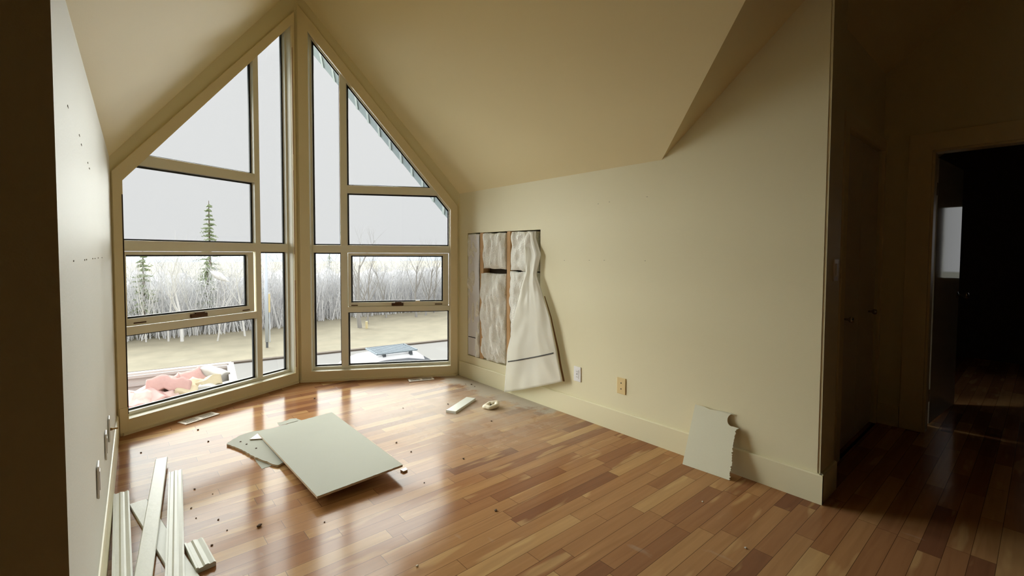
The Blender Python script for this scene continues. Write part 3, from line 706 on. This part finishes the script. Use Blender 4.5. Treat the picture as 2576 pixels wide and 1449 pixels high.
# drywall piece leaning on the right wall
p0, p1 = Vector((2.567, 1.375, 0)), Vector((2.583, 1.105, 0))
top0 = Vector((2.674, 1.357, .347))
def lp(u, v): return p0 + (p1-p0)*u*(1-.03*v) + (top0-p0)*v
ol = [(0, 0), (.35, .0), (.7, .0), (1.0, 0)]
ol += [(1.0-.05*v+.012*math.sin(v*9)+.02*nz(v*14, 3)+.035*nz(v*47, 1)+.02*nz(v*120, 7), v) for v in [i/60*.78 for i in range(1, 60)]]
ol += [(1.02, .80)] + [(.86+.105*math.cos(a), .895+.095*math.sin(a)) for a in [math.radians(d) for d in range(-75, -320, -20)] if True][0:12]
ol += [(.80, 1.0+.006*nz(5, 1)), (.55, .993), (.45, .985), (.33, .978), (.2, .998), (0, 1.0)]
nl = (lp(1, 0)-lp(0, 0)).cross(lp(0, 1)-lp(0, 0)).normalized(); nl = nl if nl.x < 0 else -nl
ln_ = empty('leaning_drywall', (2.575, 1.24, 0), 'cut drywall piece with a round notch, leaning on the right wall baseboard', 'drywall')
face = [lp(u, v) + nl*.004 for u, v in ol]
MB().prism(face, nl*.0012).build('paper_face', mat('painted_drywall_face', srgb(232, 231, 208), .7, bump=.05, bscale=120, mottle=.02, mscale=8), ln_)
MB().prism([q - nl*.0095 for q in face], nl*.0095).build('gypsum_core', M_gyps, ln_)
# plaster crumbs, each one by itself
CR = [(0.294, 2.922, .7, 0, 'brown crumb just right of the end of the rightmost long grooved board'), (0.257, 2.713, .6, 0, 'brown crumb close to the right edge of the long grooved board'),
      (0.478, 2.329, 1.5, 0, 'largest dark crumb, alone on the floor below the large drywall sheet'), (0.342, 2.512, .6, 0, 'brown crumb halfway between grooved boards and the largest crumb'),
      (0.264, 2.596, .45, 0, 'tiny brown crumb above the short thick offcut'), (0.359, 2.803, .45, 0, 'tiny brown crumb lower left of the jagged drywall scrap'),
      (0.444, 3.608, .8, 0, 'brown crumb left of the jagged scrap corner, below the left register'), (0.418, 3.891, .9, 0, 'brown crumb nearest to the left floor register'),
      (0.096, 3.678, .7, 0, 'brown crumb nearest the left wall baseboard'), (0.289, 2.308, .7, 0, 'brown crumb touching the right side of the short offcut'),
      (0.358, 2.388, .5, 0, 'small brown crumb upper right of the short offcut'), (1.28, 4.086, 1.1, 0, 'dark crumb alone in front of the post between the windows'),
      (1.75, 3.369, .6, 0, 'small brown crumb on the bright floor in front of the right window'), (1.393, 2.778, .9, 0, 'brown crumb right of the large sheet, farther from its corner'),
      (1.399, 2.588, .7, 0, 'pale brown crumb nearest the right edge of the large sheet'), (2.084, 3.216, .8, 0, 'brown crumb just left of the lone offcut near the window'),
      (2.12, 2.675, .8, 0, 'brown crumb below the round collar'), (1.595, 2.288, .8, 0, 'brown crumb in mid floor, lowest of those below the collar'),
      (1.391, 1.718, 1.0, 0, 'dark crumb on the open boards at the lower middle of the floor'), (2.569, 3.552, 1.1, 0, 'black crumb in the dust by right baseboard, largest of the cluster'),
      (2.554, 3.479, .7, 0, 'black crumb in the dust by right baseboard, nearest the plastic sheet'), (2.535, 3.60, .6, 0, 'black crumb in the dust by right baseboard, nearest the window'),
      (1.262, 2.187, .5, 0, 'tiny brown crumb below the right corner of the large sheet'), (0.717, 2.166, .5, 0, 'tiny brown crumb below the near left corner of the large sheet'),
      (2.03, .792, .8, 1, 'white plaster crumb at the lower right of the open floor'), (2.247, 1.093, .6, 1, 'white plaster crumb in front of the leaning drywall piece'),
      (0.897, 1.613, .7, 1, 'white plaster crumb at the bottom edge of the view, on open floor')]
M_cr = mat('dirt_crumb', srgb(104, 84, 66), .9); M_cr2 = mat('plaster_crumb_white', srgb(226, 222, 212), .9)
random.seed(3)
protos = []
for k, mm in enumerate((M_cr, M_cr2)):
    bm = bmesh.new(); bmesh.ops.create_icosphere(bm, subdivisions=2, radius=.007)
    for v in bm.verts:
        v.co *= 1+.6*noise.noise(v.co*160+Vector((k*5, 0, 0))); v.co.z *= .55
    mz = min(v.co.z for v in bm.verts)
    for v in bm.verts: v.co.z -= mz
    me = bpy.data.meshes.new('crumb'); bm.to_mesh(me); bm.free(); me.materials.append(mm); protos.append(me)
for x, y, sc_, white, lb in CR:
    o = bpy.data.objects.new('plaster_crumb' if white else 'dirt_crumb', protos[white]); C.objects.link(o)
    o.location = (x, y, .0003); o.rotation_euler = (0, 0, random.uniform(0, 6)); o.scale = (sc_,)*3
    tag(o, lb, 'crumb', 'white plaster crumbs on the floor' if white else 'brown crumbs scattered on the floor')
slab('plaster_chip', rag([(1.225, 2.395), (1.262, 2.40), (1.258, 2.37), (1.23, 2.365)], .002, 31), 0, .01, M_white, tilt=lambda x, y: .0005, label='white plaster chip at the right corner of the large sheet', cat='plaster chip')

# ================================================================== OUTSIDE
GZ = -3.0
M_grass = mat('dry_winter_grass', srgb(134, 127, 108), .95, mottle=.3, mscale=1.1)
M_road = mat('pale_concrete_road', srgb(114, 112, 109), .85, mottle=.05, mscale=.3)
M_kerb = mat('kerb_brown', srgb(92, 82, 72), .9)
M_ext = mat('house_siding', srgb(190, 190, 186), .8)
def kerb_y(x): return 20.7 - .155*x
g = MB().grid(lambda u, v: Vector((-70+200*u, 5+(kerb_y(-70+200*u)-5)*v, GZ)), 20, 2); struct(g.build('road', M_road))
def lawn(u, v):
    x = -120+330*u; d = (v**1.8)*260; y = kerb_y(x)+d
    h = .05 + .35*min(1, d/6)*(nz(x*.06, y*.08, 2)+.2) - 3.0*max(0, min(1, (d-16)/60))**1.2 + 2.0*max(0, (d-110)/150)
    return Vector((x, y, GZ+h))
struct(MB().grid(lawn, 90, 60).build('lawn', M_grass, smooth=True))
k_ = MB(); k_.prism([(-70, kerb_y(-70)-.15, GZ), (130, kerb_y(130)-.15, GZ), (130, kerb_y(130)+.1, GZ), (-70, kerb_y(-70)+.1, GZ)], (0, 0, .06)); struct(k_.build('kerb', M_kerb))
M_hill = mat('distant_wooded_hill', srgb(138, 146, 156), .95, mottle=.15, mscale=.05)
def hill(u, v):
    x = -160+520*u; y = 250+90*v; return Vector((x, y, GZ+18*v**.6*(.75+.4*nz(x*.012, 3, 1))-7))
struct(MB().grid(hill, 60, 6).build('hill', M_hill, smooth=True))
struct(MB().prism([(-3.0, 4.3, -.25), (-.06, 4.3, -.25), (1.36, 4.93, -.25), (2.93, 4.05, -.25), (8.3, 4.05, -.25), (8.3, -4, -.25), (-3, -4, -.25)], (0, 0, -2.9)).build('wall_ground_floor', M_ext))

def bare_tree(name, x, y, h, rad, m, label, seed, depth=3, lean=0.0, spread=.5, base_z=None, group='bare trees beyond the lawn', cat='tree', n0=7):
    rnd = random.Random(seed); bz = base_z if base_z is not None else GZ-.2
    root = empty(name, (x, y, bz), label, cat, group)
    tr = MB(); br = MB()
    def grow(mb, p, d, L_, r_, lev):
        pts = [p]; rs = [r_]; n = 4 if lev < 2 else 3
        for i in range(n):
            d = (d + Vector((rnd.uniform(-1, 1), rnd.uniform(-1, 1), rnd.uniform(-.2, .5)))*.13).normalized()
            p = p + d*L_/n; pts.append(p); rs.append(r_*(1-(i+1)/n*(.75 if lev else .7)))
        mb.tube(pts, rs, 6 if lev == 0 else (4 if lev == 1 else 3), cap=False)
        if lev < depth:
            for k in range(n0 if lev == 0 else 4):
                t = rnd.uniform(.3, 1) if lev == 0 else rnd.uniform(.25, 1); i = min(n-1, int(t*n)); q = pts[i].lerp(pts[i+1], t*n-i)
                a = rnd.uniform(0, 2*PI); nd = (d*.9+Vector((math.cos(a)*spread, math.sin(a)*spread, .35))).normalized()
                grow(br, q, nd, L_*rnd.uniform(.38, .6), rs[i]*.5, lev+1)
    grow(tr, Vector((x, y, bz)), Vector((lean, 0, 1)).normalized(), h, rad, 0)
    tr.build('trunk', m, root, smooth=True); br.build('branches', m, root); return root
M_birch = mat('pale_birch_bark', srgb(212, 211, 208), .9, mottle=.12, mscale=4)
M_bark = mat('grey_brown_bark', srgb(150, 147, 143), .9, mottle=.15, mscale=3)
M_twig = mat('dry_brush_twigs', srgb(196, 196, 198), .95, mottle=.15, mscale=.8)
M_brush2 = mat('pale_brush', srgb(222, 222, 222), .95, mottle=.12, mscale=.8)
M_fir = mat('fir_green', srgb(126, 138, 104), .95, mottle=.3, mscale=3)
M_fir_bark = mat('fir_bark', srgb(110, 100, 84), .95)
birches = [(2.25, 25.8, 4.6, .085, 'white birch with the thickest pale trunk, in front of left thicket'), (1.78, 26.3, 4.0, .05, 'slim birch just left of the thickest one'),
           (3.45, 24.9, 3.6, .04, 'short slim birch leaning right, at lawn edge before left window'), (4.75, 25.4, 4.4, .055, 'birch at the right edge of the left window view'),
           (2.9, 27.4, 4.3, .045, 'thin birch behind the thickest birch'), (1.0, 26.8, 3.9, .04, 'thin birch near the left frame of the left window')]
for i, (x, y, h, r_, lb) in enumerate(birches):
    bare_tree('birch_tree', x, y, h*.80, r_, M_birch, lb, 40+i, lean=(.0, .02, .12, .03, -.08, .02)[i], spread=.55, group='birches beyond the lawn', cat='tree')
bares = [(10.2, 24.6, 4.4, .13, M_bark, 'forked bare tree on the lawn, nearest the left edge of right window view'), (11.0, 25.6, 4.0, .07, M_bark, 'thin bare tree right behind the forked tree'),
         (14.6, 26.2, 4.2, .09, M_bark, 'multi stemmed bare tree right of centre in the right window'), (15.3, 26.4, 4.1, .07, M_bark, 'bare tree leaning right, rightmost trunk in the right window'),
         (12.9, 27.0, 3.8, .06, M_bark, 'small bare tree in the middle of right window view'), (16.4, 27.0, 4.2, .06, M_bark, 'bare tree seen beside the right window frame')]
for i, (x, y, h, r_, m, lb) in enumerate(bares):
    bare_tree('bare_tree', x, y, h*.86, r_, m, lb, 80+i, lean=(-.05, .1, .0, .25, -.05, .05)[i], spread=.6, n0=9)
def fir(name, x, y, h, rb_, label, seed):
    rnd = random.Random(seed); root = empty(name, (x, y, GZ-.3), label, 'tree')
    MB().tube([(x, y, GZ-.3), (x, y, GZ+h*.5), (x, y, GZ+h)], [.12, .07, .015], 6).build('trunk', M_fir_bark, root)
    f = MB(); z = .9
    while z < h-.1:
        t = 1-z/h; n = 7
        for k in range(n):
            if rnd.random() < .22: continue
            a = rnd.uniform(0, 2*PI); L_ = rb_*(t**.8)*rnd.uniform(.45, 1.1)+.06
            d = Vector((math.cos(a), math.sin(a), -.12)); p = Vector((x, y, GZ+z))
            for j in range(7):
                q = p+d*L_*(j+1)/7 + Vector((0, 0, .05*rnd.uniform(-1, 1))); s_ = .11*(1-j/9)
                f.add([q+Vector((s_, 0, 0)), q+Vector((-s_*.5, s_*.9, 0)), q+Vector((-s_*.5, -s_*.9, -.02)), q+Vector((0, 0, s_*.8))], [(0, 1, 2), (0, 1, 3), (1, 2, 3), (2, 0, 3)])
            f.tube([p, p+d*L_], [.015, .004], 3, cap=False)
        z += rnd.uniform(.16, .30)
    f.build('foliage', M_fir, root); return root
fir('fir_tree', 3.9, 29.7, 7.05, 1.15, 'tall thin fir rising above the thicket against the sky', 5)
fir('fir_tree', 1.0, 28.2, 4.3, 1.3, 'low dark green fir left in the left window thicket', 6)
fir('fir_tree', 3.6, 28.4, 3.9, 1.2, 'bushy green fir low in front of the tall thin fir', 8)
fir('fir_tree', 33, 95, 5.0, 1.0, 'tiny distant fir on the far field seen in the narrow light', 9)
# the thicket: nobody could count its stems
def thicket(name, m, n, seed, xr, depth_, hmin, hmax, rmax, label):
    rnd = random.Random(seed); mb = MB()
    for _ in range(n):
        x = rnd.uniform(*xr); y = 27.4 - .10*x + .0*x + abs(rnd.gauss(0, 1))*depth_ + (0 if x < 8 else 1.4+.1*(x-8)) + nz(x*.6, seed)*.6
        h = rnd.uniform(hmin, hmax); r_ = rnd.uniform(.008, rmax); p = Vector((x, y, GZ-1.2 if y > 33 else GZ-.3)); d = Vector((rnd.uniform(-.25, .25), rnd.uniform(-.2, .2), 1)).normalized()
        q1 = p+d*h*.5; d2 = (d+Vector((rnd.uniform(-.3, .3), rnd.uniform(-.3, .3), 0))).normalized(); q2 = q1+d2*h*.5
        mb.tube([p, q1, q2], [r_, r_*.7, r_*.25], 3, cap=False)
        for k in range(5):
            t = rnd.uniform(.15, 1); s0_ = p.lerp(q1, t*2) if t < .5 else q1.lerp(q2, t*2-1); a = rnd.uniform(0, 2*PI)
            e1 = s0_+Vector((math.cos(a)*.5, math.sin(a)*.5, rnd.uniform(.2, .9)))*h*.16
            mb.tube([s0_, e1], [r_*.5, r_*.2], 3, cap=False)
            for _k in range(2):
                b_ = s0_.lerp(e1, rnd.uniform(.3, 1)); a = rnd.uniform(0, 2*PI); mb.tube([b_, b_+Vector((math.cos(a)*.4, math.sin(a)*.4, rnd.uniform(.1, .8)))*h*.09], [r_*.28, r_*.14], 3, cap=False)
    return tag(mb.build(name, m), label, 'brush', kind='stuff')
thicket('brush', M_twig, 2600, 1, (-2, 30), 2.2, 2.4, 4.4, .032, 'dense grey brown leafless brush along the far edge of lawn')
thicket('brush', M_brush2, 1500, 2, (-2, 30), 1.6, 1.6, 4.2, .026, 'pale leafless brush mixed in along the lawn edge')
M_back = mat('undergrowth_floor', srgb(196, 196, 198), .95, mottle=.2, mscale=.8)
# low leafy mounds of undergrowth behind the stems
def mound(u, v):
    x = -8+46*u; a = PI*v; y = 31.0-.10*x+(0 if x < 8 else 1.4+.1*(x-8)) - 1.0*math.cos(a)*1.8
    h = (3.5+.5*nz(x*.35, 1)+.35*nz(x*1.6, 2)+.25*nz(x*6, 5))*math.sin(a); h += .25*nz(x*3, v*8)*math.sin(a)
    return Vector((x, y+.3*nz(x*2, v*5, 3), GZ-.6+h))
tag(MB().grid(mound, 200, 14).build('undergrowth', M_back, smooth=False), 'tangled low grey undergrowth filling in behind the brush stems', 'undergrowth', kind='stuff')

# street lamp pole and yellow marker
M_pole = mat('galvanised_pole', srgb(196, 204, 214), .5, metal=.2)
struct(MB().add([(8.6, -120, GZ-.05), (160, -120, GZ-.05), (160, 8, GZ-.05), (8.6, 8, GZ-.05)], [(0, 1, 2, 3)]).build('yard', mat('damp_dark_grass', srgb(84, 82, 70), .95, mottle=.2, mscale=.5)))
lp_ = empty('lamp_post', (4.93, 22.0, GZ), 'slim pale grey lamp post on the lawn seen in the narrow lower light', 'lamp post')
MB().tube([(4.93, 22, GZ+.35), (4.93, 22, 1.3)], [.075, .062], 12).build('pole', M_pole, lp_, smooth=True)
MB().tube([(4.93, 22, GZ), (4.93, 22, GZ+.36)], [.05, .05], 8).box(4.82, 5.04, 21.89, 22.11, GZ, GZ+.04).build('base', mat('dark_post_base', srgb(90, 92, 96), .6), lp_)
mp = empty('marker_post', (5.32, 23.2, GZ), 'thin post with a yellow sleeve just right of the pale lamp post', 'post')
MB().tube([(5.32, 23.2, GZ), (5.32, 23.2, GZ+2.4)], [.02, .02], 8).build('post', M_pole, mp)
MB().tube([(5.32, 23.2, GZ+1.5), (5.32, 23.2, GZ+2.35)], [.04, .04], 8).build('sleeve', mat('yellow_marker', srgb(214, 196, 150), .6), mp)
tag(MB().tube([(10.35, 24.1, GZ), (10.35, 24.1, GZ+.5)], [.07, .07], 8).build('marker_post', mat('yellow_sleeve', srgb(206, 192, 150), .6), origin=(10.35, 24.1, GZ)), 'short yellow sleeve at the foot of forked bare tree', 'post')
# white bag added to stand in for a bright reflection on the glass
blob = MB(); Mb = Matrix.Translation((3.67, 25.2, .12)) @ Matrix.Rotation(.6, 4, 'Y')
def blobf(u, v):
    a = 2*PI*u; b = PI*v; r_ = math.sin(b)*(.20-.09*v); return Mb @ Vector((-.45+.95*v, r_*math.cos(a), r_*math.sin(a)*(1+.2*nz(u*5, v*5))))
tag(blob.grid(blobf, 14, 10).build('bright_blob', M_white, smooth=True), 'white bag standing in for a bright reflection right of the birches', 'blob')

# ---- open refuse bin with torn-out insulation
M_bin = mat('white_ribbed_steel', srgb(196, 190, 186), .6); M_binin = mat('bin_inside_grey', srgb(84, 82, 84), .85, mottle=.15, mscale=2)
bx0, bx1, by0, by1, bt = -2.0, 1.86, 9.75, 12.55, -1.4
bin_ = empty('refuse_bin', ((bx0+bx1)/2, (by0+by1)/2, GZ), 'large open white ribbed refuse bin below the left window', 'refuse bin')
bin_.rotation_euler = (0, 0, 0)
rot = Matrix.Translation((1.86, 11.5, 0)) @ Matrix.Rotation(-.13, 4, 'Z') @ Matrix.Translation((-1.86, -11.5, 0))
w = MB()
w.box(bx0, bx1, by1-.05, by1, GZ+.15, bt, rot); w.box(bx0, bx1, by0, by0+.05, GZ+.15, bt-.02, rot); w.box(bx1-.05, bx1, by0, by1, GZ+.15, bt, rot); w.box(bx0, bx0+.05, by0, by1, GZ+.15, bt, rot)
w.build('side_wall', M_bin, bin_)
MB().box(bx0+.05, bx1-.05, by0+.05, by1-.05, GZ+.15, GZ+.2, rot).build('bin_floor', M_binin, bin_)
rr = MB()
for z in (bt-.03, bt-.20, bt-.36): rr.box(bx0, bx1-.05, by1-.10, by1-.05, z-.03, z+.03, rot)
rr.box(bx0-.04, bx1+.04, by1-.02, by1+.10, bt-.06, bt+.04, rot); rr.box(bx1-.02, bx1+.08, by0, by1, bt-.06, bt+.04, rot); rr.box(bx0, bx1, by0-.06, by0+.02, bt-.08, bt+.0, rot)
rr.build('rib', M_bin, bin_)
MB().box(bx0+.06, bx1-.06, by1-.12, by1-.105, GZ+.2, bt-.42, rot).build('liner', M_binin, bin_)
pk = [mat('pink_insulation', srgb(192, 156, 150), .95, bump=.5, bscale=20, mottle=.12, mscale=6), mat('faded_pink_insulation', srgb(196, 170, 162), .95, bump=.5, bscale=20, mottle=.1, mscale=6), mat('yellow_insulation', srgb(190, 178, 150), .95, bump=.5, bscale=20, mottle=.1, mscale=6), mat('white_insulation', srgb(196, 195, 190), .95, bump=.5, bscale=20, mottle=.08, mscale=6)]
def chunk(x, y, z, sx, sy, sz, rx, rz, k, label, seed):
    M_ = Matrix.Translation((x, y, z)) @ Matrix.Rotation(rz, 4, 'Z') @ Matrix.Rotation(rx, 4, 'X')
    bm = bmesh.new(); bmesh.ops.create_cube(bm, size=1); bmesh.ops.subdivide_edges(bm, edges=bm.edges, cuts=9, use_grid_fill=True)
    for v in bm.verts:
        c = v.co; v.co = Vector((c.x*sx, c.y*sy, c.z*sz + .25*sz*math.sin(c.x*3+seed) + .3*sx*(c.x*c.x-.1)*(1 if seed % 2 else -1)*.4))
        v.co += Vector((nz(c.x*4, c.y*4, seed), nz(c.y*4, c.z*4, seed+3), nz(c.x*5, c.z*5, seed+6)))*.16*min(sx, 1)
    me = bpy.data.meshes.new('insulation_chunk'); bm.to_mesh(me); bm.free(); me.materials.append(pk[k])
    for p in me.polygons: p.use_smooth = True
    o = bpy.data.objects.new('insulation_chunk', me); C.objects.link(o); o.matrix_world = M_
    return tag(o, label, 'insulation', 'torn insulation heaped in the refuse bin')
chs = [(.25, 11.15, -2.0, .9, .8, .35, .2, .3, 0, 'big pink insulation wad at the left of the heap'), (.85, 11.45, -1.85, .8, .6, .3, -.4, -.4, 0, 'darker pink insulation batt tilted in middle of the heap'),
       (-.35, 11.3, -2.05, .8, .8, .35, .1, .8, 0, 'pink insulation lump at the far left end of the bin'), (.55, 10.95, -1.95, .7, .5, .25, .5, -.2, 1, 'faded pink insulation flap at the front of the heap'),
       (1.15, 11.5, -1.82, .45, .6, .28, .8, .5, 0, 'folded pink insulation standing on edge'), (1.12, 11.15, -1.85, .5, .4, .2, .3, .9, 2, 'yellow insulation piece at the middle front of the heap'),
       (1.4, 11.3, -1.82, .4, .6, .2, -.3, .2, 2, 'pale yellow insulation strip near the right end of bin'), (1.6, 11.6, -1.75, .35, .5, .25, .3, .7, 3, 'white fluffy insulation lump in the right back corner of bin'),
       (1.5, 11.0, -1.85, .5, .35, .2, .1, -.3, 3, 'white insulation scrap at the right front of the heap'), (.1, 11.1, -2.15, .9, .35, .25, .2, .1, 1, 'low faded pink insulation along the near side of bin'),
       (-.9, 11.4, -2.1, .9, .9, .35, .1, .2, 1, 'faded pink insulation lump hidden mostly by the window frame')]
for i, c in enumerate(chs): chunk(c[0], c[1]+.12, c[2]+.30, *c[3:], seed=i+1)
MB().box(bx0+.06, bx1-.06, by0+.06, by1-.13, GZ+.2, -1.92, rot).build('debris_fill', M_binin, bin_)

# ---- white car with a slatted roof basket
M_car = mat('white_car_paint', srgb(210, 210, 213), .5, spec=.3); M_cg = mat('car_glass', srgb(60, 66, 74), .08, spec=.9); M_tyre = mat('tyre_rubber', srgb(34, 34, 34), .85); M_rack = mat('grey_rack_metal', srgb(112, 122, 130), .8, spec=.2)
car = empty('car', (5.72, 11.3, GZ), 'white car with a grey slatted roof basket parked below the right window', 'car')
car.rotation_euler = (0, 0, -.10)
# built about its own origin: x forward, y left
secs = [(-2.15, .62, .62, .80, .86), (-2.05, .42, .95, .86, .80), (-1.85, .34, 1.22, .88, .70), (-1.55, .30, 1.48, .90, .60), (-1.1, .28, 1.585, .91, .58), (-.5, .26, 1.62, .915, .585),
        (.1, .25, 1.60, .915, .59), (.55, .25, 1.50, .915, .60), (.95, .25, 1.24, .91, .68), (1.25, .26, 1.03, .90, .78), (1.8, .30, .94, .87, .76), (2.2, .36, .80, .80, .66), (2.36, .45, .62, .66, .55)]
def sec(x, zb__, zt__, hw, tw):
    zs_ = zb__; belt = min(.95, zt__-.04) if zt__ > 1.05 else (zb__+(zt__-zb__)*.72)
    return [(x, -hw*.92, zs_), (x, -hw, zs_+.18*(zt__-zs_)), (x, -hw, belt-.12*(belt-zs_)), (x, -hw*.965, belt), (x, -tw-.03, zt__-.09*(zt__-belt)-.03), (x, -tw+.06, zt__-.005), (x, 0, zt__+.025),
            (x, tw-.06, zt__-.005), (x, tw+.03, zt__-.09*(zt__-belt)-.03), (x, hw*.965, belt), (x, hw, belt-.12*(belt-zs_)), (x, hw, zs_+.18*(zt__-zs_)), (x, hw*.92, zs_)]
secs = [(q[0]*(.80 if q[0] < -.5 else 1)-(.10 if q[0] < -.5 else 0), q[1], q[2], q[3], q[4]*.82) for q in secs]
S_ = [sec(*q) for q in secs]; k = 13; body = MB(); vs_ = [p for s_ in S_ for p in s_]; fs_ = []; gf = []
for i in range(len(S_)-1):
    for j in range(k-1):
        f = (i*k+j, i*k+j+1, (i+1)*k+j+1, (i+1)*k+j)
        glass_side = j in (3, 8) and 3 <= i <= 7
        ws = (j in (4, 5, 6, 7)) and i in (7, 8)
        rw_ = (j in (5, 6)) and i in (1, 2)
        (gf if (glass_side or ws or rw_) else fs_).append(f)
fs_ += [tuple(range(k)), tuple(range((len(S_)-1)*k+k-1, (len(S_)-1)*k-1, -1))]
def local(mb, name, m, parent, smooth=False, bevel=0):
    o = mb.build(name, m, None, smooth=smooth, bevel=bevel, origin=(0, 0, 0)); o.parent = parent; return o
bd = MB(); bd.v = [tuple(v) for v in vs_]; bd.f = fs_; bdo = local(bd, 'car_body', M_car, car, True)
gl = MB(); gl.v = [tuple(v) for v in vs_]; gl.f = gf; glo = local(gl, 'car_window', M_cg, car, True)
for x in (-1.12, 1.45):
    for sg in (-1, 1):
        M_ = Matrix.Translation((x, sg*.80, .33)) @ Matrix.Rotation(PI/2*-sg, 4, 'X')
        wh = local(MB().lathe([(.20, -.10), (.30, -.10), (.33, -.06), (.33, .08), (.30, .115), (.21, .115)], M_, 24), 'wheel', M_tyre, car, True)
        hc = MB().lathe([(.20, .09), (.18, .11), (.05, .10), (.02, .105)], M_, 20); ho = hc.build('hubcap', M_chrome, None, smooth=True, origin=(0, 0, 0)); ho.parent = wh
rk = empty('roof_basket', (0, 0, 0)); bpy.data.objects.remove(rk)
sl_ = MB()
for i in range(7): sl_.box(-.68, .32, -.405+i*.135-.038, -.405+i*.135+.038, 1.675, 1.69)
ro = local(sl_, 'roof_basket', M_rack, car, bevel=.004)
fr_m = MB()
for y_ in (-.46, .46): fr_m.box(-.72, .36, y_-.015, y_+.015, 1.67, 1.70)
for x_ in (-.72, .36): fr_m.box(x_-.015, x_+.015, -.46, .46, 1.67, 1.70)
fm = fr_m.build('basket_rim', M_rack, None, origin=(0, 0, 0)); fm.parent = ro
M_feet = mat('dark_rack_feet', srgb(70, 76, 84), .6)
for x_ in (-.52, .2):
    ft = MB().box(x_-.025, x_+.025, -.45, .45, 1.652, 1.672)
    for y_ in (-.40, .40): ft.box(x_-.04, x_+.04, y_-.04, y_+.04, 1.56, 1.655)
    fo = ft.build('crossbar', M_feet, None, origin=(0, 0, 0)); fo.parent = ro
